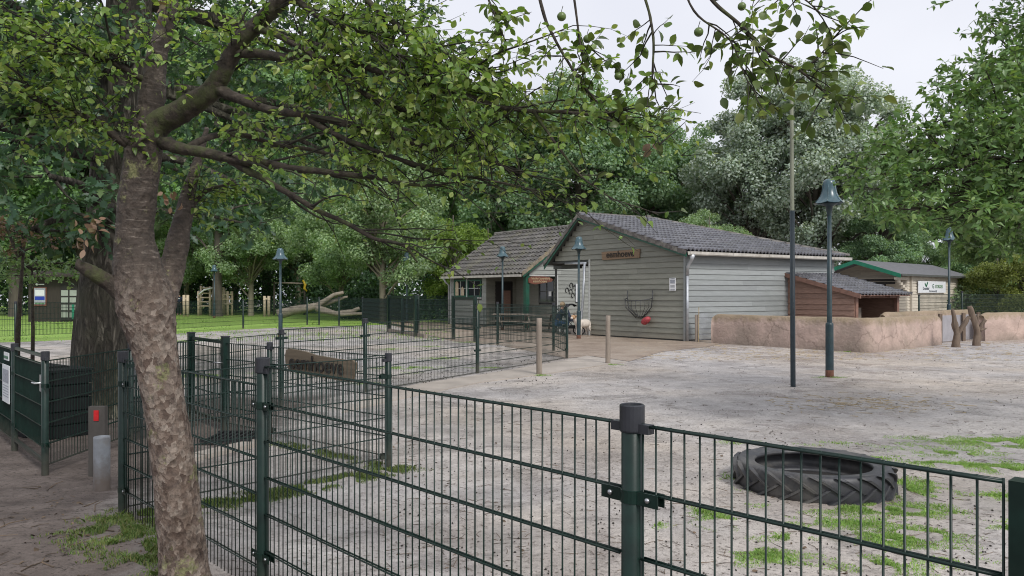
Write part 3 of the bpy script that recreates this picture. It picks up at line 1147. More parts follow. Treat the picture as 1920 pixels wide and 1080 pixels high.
# ---- main barn
barn = thing('barn', 'grey weatherboarded barn with dark tiled roof and a wooden name board', 'building', (C0.x, C0.y, 0))
EV = 3.15
RS, RT, RZ = 5.33, 3.66, 5.03            # ridge: across, length, height
SL = (RZ - 3.27) / (RS + .35)
def roof_z(s):
    return 3.27 + SL * (s + .35)
LS, LZ = 7.35, 3.12                       # low left edge of the steep slope
LSL = (RZ - LZ) / (LS - RS)
def Q(s, t, z=0.0):
    return C0 + G_ * s + L_ * t + UP * z
SW = 4.91
PITCH = .2045
# solid cores just inside the boards
core = MB()
core.prism([Q(.01, .03, 0), Q(SW - .01, .03, 0), Q(SW - .01, 8.6, 0), Q(.01, 8.6, 0)], UP * (EV - .03))
core.prism([Q(.02, .03, EV - .02), Q(.02, .03, roof_z(0) - .1), Q(RS, .03, RZ - .12), Q(LS - .2, .03, LZ - .02)], L_ * 3.5)
core.build('wall_core', 'trim_dark', barn)
boards(barn, C0, G_, NG, 0, SW, .06, EV, PITCH, 'siding_gable')
def smaxf(z):
    return RS + (RZ - .12 - z) / LSL
def sminf(z):
    return max(0, (z + .10 - 3.27) / SL - .35)
boards(barn, C0, G_, NG, 0, LS, EV, RZ - .1, PITCH, 'siding_gable', smax_f=smaxf, smin_f=sminf)
boards(barn, C0, L_, NL, 0, 8.6, .06, EV + .03, .2, 'siding_long')
cb = MB()
cb.bar(Q(-.045, -.045, 0), Q(-.045, -.045, EV + .05), .1, .1, L_)
cb.build('corner_board', 'siding_long', barn)
cb = MB()
cb.bar(Q(SW + .03, -.02, 0), Q(SW + .03, -.02, EV), .07, .09, L_)
cb.build('corner_board', 'trim_pale', barn)
# recess left of the gable wall
rec = MB()
rec.prism([Q(SW, 2.2, 0), Q(SW + 2.4, 2.2, 0), Q(SW + 2.4, 2.3, 0), Q(SW, 2.3, 0)], UP * EV)
rec.prism([Q(SW - .02, .05, 0), Q(SW + .01, .05, 0), Q(SW + .01, 2.3, 0), Q(SW - .02, 2.3, 0)], UP * EV)
rec.prism([Q(SW, .02, EV - .10), Q(LS, .02, EV - .10), Q(LS, 2.3, EV - .10), Q(SW, 2.3, EV - .10)], UP * .08)
rec.build('recess_wall', 'trim_dark', barn)
boards(barn, Q(SW, 2.2), G_, NG, 0, 2.3, .06, EV - .1, PITCH, 'siding_gable', holes=((.05, 1.35, 1.15, 2.3),))
window(barn, Q(SW, 2.16), G_, NG, .05, 1.35, 1.15, 2.3, 'trim_dark', 2, 2)
# blue poster board
bs = MB().prism([Q(SW + .12, 2.1, .35), Q(SW + .95, 2.1, .35), Q(SW + .95, 2.1, 1.12), Q(SW + .12, 2.1, 1.12)], NG * .03).build('notice_board', 'white_paint', barn)
MB().prism([Q(SW + .17, 2.065, .40), Q(SW + .90, 2.065, .40), Q(SW + .90, 2.065, 1.07), Q(SW + .17, 2.065, 1.07)], NG * .004).build('print', 'blue_sign', bs)
sp = MB()
for k in range(9):
    u, v = random.uniform(.22, .8), random.uniform(.45, .8)
    sp.prism([Q(SW + u, 2.06, v), Q(SW + u + .08, 2.06, v), Q(SW + u + .08, 2.06, v + .08), Q(SW + u, 2.06, v + .08)], NG * .003)
sp.build('white_print', 'white_paint', bs)

# roof, right slope with hip
e0 = Q(-.35, -.32, 3.27)
run = RS + .35
Lr = 9.05 + .32
hipf = lambda f: Lr + (RT + .32 - Lr) * f
under = MB()
rp = [Q(-.35, -.3, 3.21), Q(RS, -.3, RZ - .06), Q(RS, RT, RZ - .06), Q(-.35, 9.05, 3.21)]
under.prism(rp, UP * .05)
under.prism([Q(RS, -.3, RZ - .06), Q(LS + .15, -.3, LZ - .15), Q(LS + .15, RT + 2, LZ - .15), Q(RS, RT, RZ - .06)], UP * .06)
under.prism([Q(RS, RT, RZ - .06), Q(LS + .15, RT + 2, LZ - .15), Q(LS + .15, 9, 3.0), Q(-.35, 9.05, 3.21)], UP * .05)
under.build('roof_deck', 'trim_dark', barn)
tiles(barn, e0, L_, G_, RZ - 3.27, run, Lr, .20, .43, 'tile', end_f=hipf, amp=.042)
caps(barn, Q(RS, -.3, RZ + .02), Q(RS, RT + .1, RZ + .02), .13, .10, .4, 'verge')
caps(barn, Q(RS, RT, RZ + .03), Q(-.35, 9.05, 3.33), .13, .10, .4, 'verge', 'hip_tile')
MB().lathe([(.14, 0), (.13, .1), (.0, .14)], 10, Q(RS, RT - .1, RZ + .06)).build('ridge_vent', 'verge', barn, True)
verges(barn, Q(-.30, -.30, 3.30), Q(RS, -.30, RZ + .04), .36, .17, 'verge', NG)
verges(barn, Q(LS + .15, -.30, LZ - .04), Q(RS, -.30, RZ + .04), .36, .17, 'verge', NG)
bg_ = MB()
bg_.prism([Q(-.32, -.27, 3.06), Q(RS, -.27, RZ - .20), Q(RS, -.27, RZ - .05), Q(-.32, -.27, 3.20)], NG * .03)
bg_.build('bargeboard', 'trim_green', barn)
bg_ = MB()
bg_.prism([Q(LS + .15, -.275, LZ - .33), Q(RS, -.275, RZ - .20), Q(RS, -.275, RZ - .05), Q(LS + .15, -.275, LZ - .16)], NG * .03)
bg_.build('bargeboard', 'trim_green', barn)
sof = MB()
sof.prism([Q(-.32, -.26, 3.09), Q(RS, -.26, RZ - .18), Q(RS, -.02, RZ - .18), Q(-.32, -.02, 3.09)], UP * .03)
sof.build('soffit', 'trim_dark', barn)
# eaves gutter, made of lengths
k = 0
for a, b_ in ((-.28, 1.9), (1.92, 3.9), (3.92, 5.9), (5.92, 7.9), (7.92, 9.1)):
    gt = MB()
    pr = [(-.0, .0), (-.0, -.10), (-.03, -.135), (-.09, -.135), (-.125, -.10), (-.125, .0), (-.115, .0), (-.115, -.09), (-.085, -.12), (-.035, -.12), (-.01, -.09), (-.01, .0)]
    ln = [Q(-.35 - .02, a, 3.255) + G_ * u + UP * v for (u, v) in pr]
    gt.prism(ln, L_ * (b_ - a))
    gt.build('gutter', 'cream_gutter', barn)
dp = MB()
dp.tube([Q(-.40, -.10, 3.15), Q(-.38, -.10, 2.98), Q(-.17, -.07, 2.72), Q(-.16, -.07, 2.40)], [.12, .07, .06, .06], 12)
dp.tube([Q(-.16, -.07, 2.42), Q(-.16, -.07, .02)], .048, 12)
dp.build('downpipe', 'zinc', barn, True)
dp = MB()
dp.tube([Q(SW + 1.5, -.05, EV - .13), Q(SW + .2, -.05, EV - .15)], .05, 10)
dp.tube([Q(SW + .22, -.12, EV - .16), Q(SW + .30, -.14, 1.5), Q(SW + .42, -.16, .45), Q(SW + .42, -.18, .2)], .052, 10)
dp.tube([Q(SW + .42, -.18, .25), Q(SW + .40, -.2, .14), Q(SW + .25, -.42, .09)], [.07, .075, .08], 12)
dp.build('downpipe', 'zinc', barn, True)
# name board over the wall
sb = MB()
cz = 3.30
sb.prism([Q(4.17, -.04, cz - .2), Q(2.15, -.04, cz - .17), Q(2.13, -.04, cz + .17), Q(4.19, -.04, cz + .13)], NG * .05)
nb = sb.build('name_board', 'sign_wood', None)
tag(nb, 'light wooden board lettered eemhoeve on the grey gable', 'sign')
text('eemhoeve', .36, Q(3.16, -.10, cz - .0), -G_, UP, 'burnt_letter', nb, extrude=.006, offset=.004)
# link roof and its gutter
def s_at(px, t):
    k = (px - 960) / FPX
    b0 = C0 + L_ * t
    return (b0.x - k * b0.y) / (k * G_.y - G_.x)
s0_, s1_ = s_at(1072, .5), s_at(1026, .5)
lk = thing('lean_to_roof', 'small tiled roof strip between the barn and the small shop', 'roof', tuple(Q(s1_, .5, 0)))
lz = EYE + (HOR - 488) * Q(s1_, .5).y / FPX
tiles(lk, Q(s0_ - .6, .5, lz), G_, L_, 1.35, 1.9, s1_ - s0_ + .6, .27, .36, 'tile', start_f=lambda f: .35 * f)
MB().prism([Q(s0_ - .6, .5, lz - .05), Q(s1_, .5, lz - .05), Q(s1_, 2.4, lz + 1.30), Q(s0_ - .25, 2.4, lz + 1.30)], UP * .04).build('roof_deck', 'trim_dark', lk)
MB().prism([Q(s0_ - .1, .44, lz - .16), Q(s1_ + .05, .44, lz - .16), Q(s1_ + .05, .44, lz - .02), Q(s0_ - .1, .44, lz - .02)], NG * .1).build('gutter', 'cream_gutter', lk)
MB().prism([Q(s0_ - .4, .6, lz - .42), Q(s1_ - .3, .6, lz - .42), Q(s1_ - .3, .6, lz - .05), Q(s0_ - .4, .6, lz - .05)], L_ * .12).build('fascia', 'trim_dark', lk)
MB().bar(Q(s1_ - .35, .7, 0), Q(s1_ - .35, .7, lz - .1), .09, .09).build('bracket_post', 'trim_dark', lk)

# ---- small shop
R0 = Vector((.67, 38.5, 0))
def T(s, q, z=0.0):
    return R0 + G_ * s + L_ * q + UP * z
shop = thing('farm_shop', 'small grey weatherboarded shop with mossy tiled roof and green corner post', 'building', (R0.x, R0.y, 0))
SLN, SHW = 6.6, 3.15
ES, RZs = 3.02, 5.22
slp = (RZs - ES) / SHW
MB().prism([T(3.33, .03), T(SLN - .03, .03), T(SLN - .03, 6.2), T(3.33, 6.2)], UP * 3.0).build('wall_core', 'trim_dark', shop)
MB().prism([T(.03, 1.95), T(3.4, 1.95), T(3.4, 6.2), T(.03, 6.2)], UP * 3.0).build('wall_core', 'trim_dark', shop)
gtri = MB().prism([T(.04, .05, 2.8), T(.04, 6.2, 2.8), T(.04, SHW, RZs - .2)], G_ * .1)
gtri.build('gable_core', 'trim_dark', shop)
boards(shop, T(0, 0), G_, NG, 3.29, SLN, .1, ES, .21, 'siding_shop', holes=((3.65, 6.35, 1.5, 2.55),))
boards(shop, T(0, 0), L_, NL, 0, 6.2, 2.72, RZs - .1, .21, 'siding_shop', smin_f=lambda z: (z - ES + .1) / slp, smax_f=lambda z: 2 * SHW - (z - ES + .1) / slp)
boards(shop, T(0, 0), L_, NL, 1.9, 6.2, .1, 2.72, .21, 'siding_shop')
boards(shop, T(3.29, 0), L_, NL, 0, 1.9, .1, 2.9, .21, 'siding_gable', holes=((.55, 1.65, 0, 2.35),))
boards(shop, T(0, 1.9), G_, NG, 0, 3.29, .1, 2.9, .21, 'siding_gable', holes=((.1, 1.35, 1.25, 2.45),))
window(shop, T(0, .0), G_, NG, 3.75, 5.0, 1.55, 2.5, 'trim_green', 2, 2, .08)
window(shop, T(0, .0), G_, NG, 5.1, 6.3, 1.55, 2.5, 'trim_green', 2, 2, .08)
MB().bar(T(5.05, -.02, 1.45), T(5.05, -.02, 2.62), .08, .06, NG).build('window_post', 'trim_pale', shop)
MB().bar(T(3.65, -.03, 1.50), T(6.38, -.03, 1.50), .09, .07).build('window_sill', 'trim_pale', shop)
window(shop, T(0, 1.87), G_, NG, .1, 1.35, 1.25, 2.45, 'trim_dark', 2, 2)
dr = MB().prism([T(3.27, .55, .02), T(3.27, 1.65, .02), T(3.27, 1.65, 2.35), T(3.27, .55, 2.35)], G_ * .05).build('door', 'dark_inside', shop)
MB().prism([T(3.255, 1.0, .3), T(3.255, 1.5, .3), T(3.255, 1.5, 1.9), T(3.255, 1.0, 1.9)], G_ * .01).build('door_panel', 'brown_board', dr)
MB().bar(T(.05, .1, 0), T(.05, .1, 2.95), .22, .22, L_).build('corner_post', 'trim_green', shop)
MB().bar(T(0, .05, 2.85), T(3.29, .05, 2.85), .12, .26).build('porch_beam', 'trim_green', shop)
MB().bar(T(0.0, .15, 2.66), T(0.0, 1.95, 2.66), .1, .08).build('porch_trim', 'trim_pale', shop)
MB().bar(T(-.02, 1.92, 0), T(-.02, 1.92, 2.7), .09, .09, L_).build('corner_board', 'trim_pale', shop)
MB().bar(T(SLN + .02, -.02, 0), T(SLN + .02, -.02, ES), .09, .09, L_).build('corner_board', 'trim_pale', shop)
MB().prism([T(-.3, -.4, ES - .12 - .28), T(SLN + .3, -.4, ES - .12 - .28), T(SLN + .3, SHW, RZs - .1), T(-.3, SHW, RZs - .1)], UP * .05).build('roof_deck', 'trim_dark', shop)
MB().prism([T(-.3, SHW, RZs - .1), T(SLN + .3, SHW, RZs - .1), T(SLN + .3, 2 * SHW + .4, ES - .4), T(-.3, 2 * SHW + .4, ES - .4)], UP * .05).build('roof_deck', 'trim_dark', shop)
tiles(shop, T(-.3, -.45, ES - .33), G_, L_, RZs - ES + .33, SHW + .45, SLN + .6, .30, .38, 'tile_moss', amp=.045)
caps(shop, T(-.3, SHW, RZs + .03), T(SLN + .3, SHW, RZs + .03), .14, .12, .42, 'verge')
verges(shop, T(-.30, -.42, ES - .26), T(-.30, SHW, RZs + .06), .38, .16, 'verge_lichen', NL)
MB().prism([T(-.27, -.35, ES - .48), T(-.27, SHW, RZs - .22), T(-.27, SHW, RZs - .08), T(-.27, -.35, ES - .32)], NL * .04).build('bargeboard', 'trim_green', shop)
MB().prism([T(-.25, -.42, ES - .44), T(SLN + .3, -.42, ES - .44), T(SLN + .3, -.42, ES - .32), T(-.25, -.42, ES - .32)], NG * .10).build('gutter', 'cream_gutter', shop)
dp = MB()
dp.tube([T(SLN + .12, -.45, ES - .4), T(SLN + .12, -.3, ES - .65), T(SLN + .12, -.1, ES - .8), T(SLN + .12, -.1, .05)], .055, 10)
dp.build('downpipe', 'zinc', shop, True)
ss = MB()
ol = [(.12, 2.28), (.5, 2.2), (1.0, 2.26), (1.5, 2.34), (1.62, 2.46), (1.35, 2.58), (.8, 2.62), (.3, 2.6), (.1, 2.5)]
ss.prism([T(-.06, q, z) for q, z in ol], NL * .05)
sso = tag(ss.build('hanging_board', 'sign_red', None), 'red-brown wooden board with two carved lines under the shop gable', 'sign')
text('kinder boerderij', .17, T(-.06, .85, 2.50) + NL * .055, L_, UP, 'pale_letter', sso, extrude=.004)
text('eemhoeve', .2, T(-.06, .8, 2.36) + NL * .055, L_, UP, 'pale_letter', sso, extrude=.004)
# white notice in the window, boards and toys inside
MB().prism([T(.3, 1.82, 1.6), T(.5, 1.82, 1.6), T(.5, 1.82, 1.85), T(.3, 1.82, 1.85)], NG * .01).build('notice', 'white_paint', shop)
for q, z in ((5.85, 1.63), (5.3, 1.63)):
    MB().prism([T(q, -.035, z), T(q + .3, -.035, z), T(q + .3, -.035, z + (.75 if q > 5.5 else .4)), T(q + .15, -.035, z + (.8 if q > 5.5 else .5)), T(q, -.035, z + (.7 if q > 5.5 else .35))], NG * .006).build('display_card', 'pale_timber', shop)
# horseshoes on the gable wall
for (px, py) in ((1070, 535), (1062, 544), (1076, 540), (1069, 547), (1073, 554)):
    k = (px - 960) / FPX
    q = (k * R0.y - R0.x) / (L_.x - k * L_.y)
    c = T(0, q)
    c.z = EYE - (py - HOR) / FPX * c.y
    c += NL * .06
    rot = random.uniform(-.7, .7)
    hb = MB()
    pts = []
    for j in range(11):
        a = math.radians(-50 + 280 * j / 10) + rot
        pts.append(c + L_ * (math.cos(a) * .10) + UP * (math.sin(a) * .125))
    hb.tube(pts, .018, 6)
    hpos = {1070: 'topmost', 1062: 'leftmost', 1076: 'rightmost', 1069: 'middle', 1073: 'lowest'}[px]
    ho = tag(hb.build('horseshoe', 'iron_dark', None, True), hpos + ' dark iron horseshoe of the cluster on the shop wall', 'horseshoe', 'horseshoes on the shop wall')
k = (1081 - 960) / FPX
q = (k * R0.y - R0.x) / (L_.x - k * L_.y)
wb = MB().prism([T(-.06, q - .12, 1.3), T(-.06, q + .12, 1.3), T(-.06, q + .12, 2.25), T(-.06, q - .12, 2.25)], NL * .05)
tag(wb.build('notice_strip', 'paper', None), 'tall narrow pale board beside the horseshoes', 'notice')

# ---- lean-to goat shed against the barn
Wt = 4.76 * 1.1667
W0 = Q(0, Wt)
DN = Vector((.527, -.85, 0)).normalized()
dep, wid = 2.98, 2.77
shed = thing('goat_shed', 'low brown shed with waney-edged boards and tiled roof against the barn', 'shed', tuple(W0))
def U(d, s, z=0.0):
    return W0 + DN * d + L_ * s + UP * z
ZH, ZL = 2.52, 1.78
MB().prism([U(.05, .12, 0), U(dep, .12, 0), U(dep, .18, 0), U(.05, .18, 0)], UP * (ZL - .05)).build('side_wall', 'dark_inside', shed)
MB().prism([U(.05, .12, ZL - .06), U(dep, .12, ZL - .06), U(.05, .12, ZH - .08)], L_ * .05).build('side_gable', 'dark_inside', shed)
boards(shed, U(0, .1), DN, NG, .02, dep, .08, ZH - .06, .21, 'brown_board', smax_f=lambda z: (dep if z < ZL - .1 else dep * (ZH - .05 - z) / (ZH - ZL)), thick=.03, wav=.035)
MB().prism([U(.02, wid, 0), U(dep, wid, 0), U(dep, wid + .08, 0), U(.02, wid + .08, 0)], UP * (ZL - .02)).build('far_wall', 'brown_board', shed)
for s in (.16, wid - .02):
    MB().bar(U(dep, s, 0), U(dep, s, ZL - .02), .13, .13, L_).build('post', 'brown_beam', shed)
MB().bar(U(dep, 0, ZL - .12), U(dep, wid + .1, ZL - .12), .1, .16).build('lintel', 'brown_beam', shed)
for s in (.7, 2.0):
    MB().bar(U(dep - .2, s, ZL - .08), U(dep + .22, s, ZL - .15), .06, .08).build('rafter_end', 'brown_beam', shed)
MB().prism([U(-.02, -.05, ZH - .03), U(dep + .35, -.05, ZL - .13), U(dep + .35, wid + .3, ZL - .13), U(-.02, wid + .3, ZH - .03)], UP * .04).build('roof_deck', 'brown_beam', shed)
MB().prism([U(-.02, -.08, ZH - .10), U(dep + .38, -.08, ZL - .22), U(dep + .38, -.08, ZL - .06), U(-.02, -.08, ZH + .06)], NG * .05).build('bargeboard', 'brown_beam', shed)
tiles(shed, U(dep + .40, -.1, ZL - .10), L_, -DN, ZH - ZL + .12, dep + .38, wid + .45, .20, .40, 'tile', amp=.03)
MB().box(U(dep - .8, 1.0, .75), (.6, .5, .9), Matrix((DN, L_, UP)).transposed()).build('feed_box', 'old_wood', shed)

# ---- pale log cabin on the right
K0 = Vector((19.2, 38.0, 0))
CL, CG = Vector((.74, .67, 0)).normalized(), Vector((-.67, .74, 0)).normalized()
NCL, NCG = Vector((CL.y, -CL.x, 0)), -CL
def X(s, t, z=0.0):
    return K0 + CG * s + CL * t + UP * z
cab = thing('log_cabin', 'pale log cabin with green roof edges and grey felt roof behind the pink wall', 'building', (K0.x, K0.y, 0))
CH, CR, CW = 2.78, 3.46, 2.2
Lc = 10.6
MB().prism([X(.25, 1.4), X(4.1, 1.4), X(4.1, Lc - .3), X(.25, Lc - .3)], UP * 2.6).build('wall_core', 'dark_inside', cab)
boards(cab, X(.22, 1.4), CL, NCL, 0, Lc - 1.7, .1, CH - .05, .145, 'cabin_log', thick=.03)
boards(cab, X(.22, 1.38), CG, NCG, 0, 4, .1, CR - .1, .145, 'cabin_log', smax_f=lambda z: 4 if z < CH - .1 else CW + (CR - .1 - z) / .31, smin_f=lambda z: 0 if z < CH - .1 else CW - (CR - .1 - z) / .31, holes=((1.0, 1.9, 0, 2.2), (2.3, 3.4, 1.1, 2.3)), thick=.03)
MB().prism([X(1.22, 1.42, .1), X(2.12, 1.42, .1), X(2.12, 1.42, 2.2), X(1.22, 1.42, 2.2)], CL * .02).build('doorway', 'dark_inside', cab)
window(cab, X(.22, 1.38), CG, NCG, 2.3, 3.4, 1.1, 2.3, 'trim_green', 2, 1)
MB().prism([X(-.05, -.1, CH - .12), X(CW, -.1, CR - .05), X(CW, Lc, CR - .05), X(-.05, Lc, CH - .12)], UP * .06).build('roof', 'felt', cab)
MB().prism([X(CW, -.1, CR - .05), X(2 * CW + .05, -.1, CH - .12), X(2 * CW + .05, Lc, CH - .12), X(CW, Lc, CR - .05)], UP * .06).build('roof', 'felt', cab)
M('cabin_green', (.01, .16, .09), .45, .2, 5)
for (a, za, b_, zb_) in ((-.08, CH - .26, CW, CR - .19), (2 * CW + .08, CH - .26, CW, CR - .19)):
    MB().prism([X(a, -.12, za), X(b_, -.12, zb_), X(b_, -.12, zb_ + .2), X(a, -.12, za + .2)], -CL * .03).build('bargeboard', 'cabin_green', cab)
MB().prism([X(-.10, -.1, CH - .16), X(-.10, Lc, CH - .16), X(-.10, Lc, CH - .06), X(-.10, -.1, CH - .06)], NCL * .04).build('eaves_board', 'trim_dark', cab)
for z in (CH - .35, CH - .5):
    MB().bar(X(.6, .9, z), X(3.8, .9, z), .08, .12).build('tie_beam', 'dark_inside', cab)
MB().bar(X(.24, .0, CH - .28), X(.24, 1.5, CH - .28), .09, .13).build('purlin', 'cabin_log', cab)
for k in range(4):
    MB().box(X(.24, 1.1 - .28 * k + .2, CH - .42 - .14 * (3 - k) * .9), (.28, .09, .14), Matrix((CL, CG, UP)).transposed()).build('bracket_log', 'cabin_log', cab)
for t_ in (1.75, Lc - .35):
    MB().bar(X(.15, t_, 0), X(.15, t_, CH - .1), .09, .14, CG).build('log_end', 'cabin_log', cab)
# sponsor board
t0, t1 = 2.6, 6.5
sbz = 1.78
bd = MB().prism([X(.12, t0, sbz), X(.12, t1, sbz), X(.12, t1, sbz + .62), X(.12, t0, sbz + .62)], NCL * .03).build('sponsor_board', 'white_paint', None)
tag(bd, 'white board with two green logos on the pale cabin', 'sign')
MB().prism([X(.085, t0 + .05, sbz + .04), X(.085, t1 - .05, sbz + .04), X(.085, t1 - .05, sbz + .58), X(.085, t0 + .05, sbz + .58)], NCL * .003).build('face', 'paper', bd)
ck = MB()
for (u, v, u2, v2, wd) in ((.85, .50, 1.05, .32, .10), (1.05, .32, 1.25, .56, .11)):
    ck.bar(X(.075, t0 + u, sbz + v), X(.075, t0 + u2, sbz + v2), .006, wd, CL)
ck.build('tick_logo', 'sign_green', bd)
text('Groenhof', .22, X(.07, t0 + 1.0, sbz + .22), CL, UP, 'print_dark', bd, extrude=.002)
text('STOKKER', .26, X(.07, t0 + 2.85, sbz + .33), CL, UP, 'sign_lime', bd, extrude=.002)
text('Ons dierenverblijf', .15, X(.07, t0 + 2.0, sbz + .09), CL, UP, 'print_dark', bd, extrude=.002)
text('G', .34, X(.07, t0 + 2.02, sbz + .34), CL, UP, 'sign_green', bd, extrude=.002)

# ---- pink rendered walls
def wall_run(name, label, pts, h, th=.26, mat='stucco'):
    """thick hand-rendered wall with rounded, uneven top"""
    P = []
    for (a, b_) in zip(pts[:-1], pts[1:]):
        a, b_ = Vector((*a, 0)), Vector((*b_, 0))
        n = max(2, int((b_ - a).length / .12))
        for k in range(n):
            P.append(a + (b_ - a) * (k / n))
    P.append(Vector((*pts[-1], 0)))
    prof = [(-.5, -.1), (-.53, .15), (-.5, .55), (-.5, .86), (-.36, .965), (-.12, 1.0), (.12, 1.0), (.36, .965), (.5, .86), (.5, .4), (.5, -.1)]
    V, Ff = [], []
    for i, p in enumerate(P):
        d = (P[min(i + 1, len(P) - 1)] - P[max(i - 1, 0)]).normalized()
        sd = Vector((d.y, -d.x, 0))
        endk = 1 - .10 * max(0, 1 - min(i, len(P) - 1 - i) / 1.5)
        for (u, v) in prof:
            nn = mnoise.noise(Vector((p.x * 1.3, p.y * 1.3, v * 2.2 + u)))
            n2 = mnoise.noise(Vector((p.x * 4.5, p.y * 4.5, v * 6 + u * 3)))
            V.append(p + sd * (-u * th + .03 * nn + .014 * n2) + UP * (v * h * endk + (.025 * nn + .010 * n2) * (v > .5)))
    m = len(prof)
    for i in range(len(P) - 1):
        for j in range(m - 1):
            a = i * m + j
            Ff.append((a, a + 1, a + m + 1, a + m))
    Ff.append(tuple(range(m)))
    e = (len(P) - 1) * m
    Ff.append(tuple(e + j for j in reversed(range(m))))
    o = mesh_obj(name, V, Ff, mat, None, True)
    return tag(o, label, 'wall', None)

wa, wc, we = g2(1338, 643), g2(1625, 661), g2(1758, 646)
wall_run('rendered_wall', 'pink rendered low wall with a corner in front of the brown shed', [wa, wc, we], 1.02)
wall_run('rendered_wall', 'pink rendered low wall at the right edge beyond the forked stumps', [g2(1840, 639), g2(1925, 636), (24.0, 33.2)], 1.04)
wall_run('rendered_wall', 'pink rendered wall standing behind the grey gate panel', [(13.6, 28.2), (16.6, 30.6), (19.5, 32.6)], 1.06)
M('moss_top', (.13, .12, .05), .95, .4, 6, bmp=.5)

def stucco_mat():
    m = MATS['stucco']
    t = m.node_tree
    b = [n for n in t.nodes if n.type == 'BSDF_PRINCIPLED'][0]
    src = b.inputs['Base Color'].links[0].from_socket
    g = t.nodes.new('ShaderNodeNewGeometry')
    sx = t.nodes.new('ShaderNodeSeparateXYZ')
    t.links.new(g.outputs['Position'], sx.inputs[0])
    n = add_noise(t, 3.0, 5, g.outputs['Position'], .7)
    ad = t.nodes.new('ShaderNodeMath')
    ad.operation = 'MULTIPLY_ADD'
    ad.inputs[1].default_value = .55
    t.links.new(n.outputs['Fac'], ad.inputs[0])
    t.links.new(sx.outputs[2], ad.inputs[2])
    f = ramp(t, ad.outputs[0], [(.0, 0.0), (1.03, 0.0), (1.14, .75), (1.0, .8)])
    f.color_ramp.elements[3].position = 1.0
    rr = ramp(t, ad.outputs[0], [(0, 0.0), (.9, 0.0), (1.0, .55)]).outputs[0]
    mr = t.nodes.new('ShaderNodeMapRange')
    mr.inputs['From Min'].default_value = 1.02
    mr.inputs['From Max'].default_value = 1.22
    mr.inputs['To Min'].default_value = 0
    mr.inputs['To Max'].default_value = .62
    t.links.new(ad.outputs[0], mr.inputs['Value'])
    c = mixc(t, mr.outputs[0], src, (.17, .135, .06))
    vc = t.nodes.new('ShaderNodeTexVoronoi')
    vc.feature = 'DISTANCE_TO_EDGE'
    vc.inputs['Scale'].default_value = .3
    nd = add_noise(t, 2.5, 5, g.outputs['Position'], .7)
    vm = t.nodes.new('ShaderNodeVectorMath')
    vm.operation = 'MULTIPLY_ADD'
    t.links.new(nd.outputs['Color'], vm.inputs[0])
    vm.inputs[1].default_value = (.5, .5, .5)
    t.links.new(g.outputs['Position'], vm.inputs[2])
    t.links.new(vm.outputs[0], vc.inputs['Vector'])
    c = mixc(t, ramp(t, vc.outputs['Distance'], [(.002, .5), (.006, 0.0)]).outputs[0], c, (.12, .09, .07))
    t.links.new(c, b.inputs['Base Color'])
stucco_mat()

# ------------------------------------------------------------------ bell lamps
def lamp_proto():
    root = empty('street_lamp', (0, 0, 0))
    prof = [(.0, 0), (.06, -.008), (.105, -.035), (.125, -.08), (.13, -.13), (.135, -.2), (.15, -.28), (.185, -.36), (.235, -.43), (.285, -.475)]
    top = 4.0
    def rm(r, z, a, k):
        q = max(0, (-z - .12) / .355)
        f = abs(math.cos(3 * a))
        return (r * (1 + .05 * q * f), top + z - .028 * q * q * f)
    mb = MB().lathe(prof, 36, (0, 0, 0), rm)
    inner = [(p[0] * .95, p[1] - .012) for p in prof]
    mb.lathe(list(reversed(inner)), 36, (0, 0, 0), rm)
    mb.build('lamp_shade', 'lamp_shade', root, True, True)
    mb = MB()
    for j in range(6):
        a = math.pi / 6 + j * math.pi / 3
        pts = []
        for (r, z) in prof[4:]:
            rr, zz = rm(r, z, a, 0)
            pts.append((rr * math.cos(a) * 1.01, rr * math.sin(a) * 1.01, zz))
        mb.tube(pts, .008, 5)
    mb.build('shade_rib', 'lamp_shade', root, True, True)
    MB().lathe([(.0, top - .12), (.13, top - .45), (.17, top - .49), (.15, top - .52), (.07, top - .56), (.05, top - .70), (.045, top - .75)], 16).build('collar', 'lamp_pole', root, True, True)
    MB().lathe([(.052, 1.05), (.042, top - .6), (.0, top - .6)], 14).build('pole', 'lamp_pole', root, True, True)
    MB().lathe([(.0, 1.12), (.05, 1.11), (.078, 1.08), (.08, 1.04), (.082, .14)], 16).build('sleeve', 'lamp_pole', root, True, True)
    MB().lathe([(.083, .145), (.085, -.1), (0, -.1)], 16).build('rusty_foot', 'rust', root, True, True)
    return root

lamp0 = lamp_proto()
lamps = [
    ((1555.5, 16.05), 1.035, 'tall bell-shaped lamp post standing in the yard before the pink wall'),
    ((1085, 29.6), .985, 'bell-shaped lamp post at the left end of the barn gable beside the goat'),
    ((942, 36.7), 1.0, 'bell-shaped lamp post in front of the small shop porch'),
    ((526, 30.0), .88, 'bell-shaped lamp post left of the bleached log'),
    ((402, 55.0), .95, 'small far bell-shaped lamp post beside the wooden climbing frame'),
    ((763, 45.0), 1.04, 'bell-shaped lamp post at the hedge left of the small shop'),
    ((1779, 34.0), 1.17, 'bell-shaped lamp post in front of the white sponsor board on the right'),
]
for i, ((px, Z), sc, lab) in enumerate(lamps):
    o = lamp0 if i == 0 else copy_tree(lamp0)
    o.location = (gx(px, Z), Z, 0)
    o.scale = (1, 1, sc)
    o.rotation_euler = (R(random.uniform(-.5, .5)), R(random.uniform(-.3, .3)) - (R(.7) if i == 0 else 0), R(30) if i == 0 else random.uniform(0, 1))
    tag(o, lab, 'lamp', 'bell-shaped lamp posts')

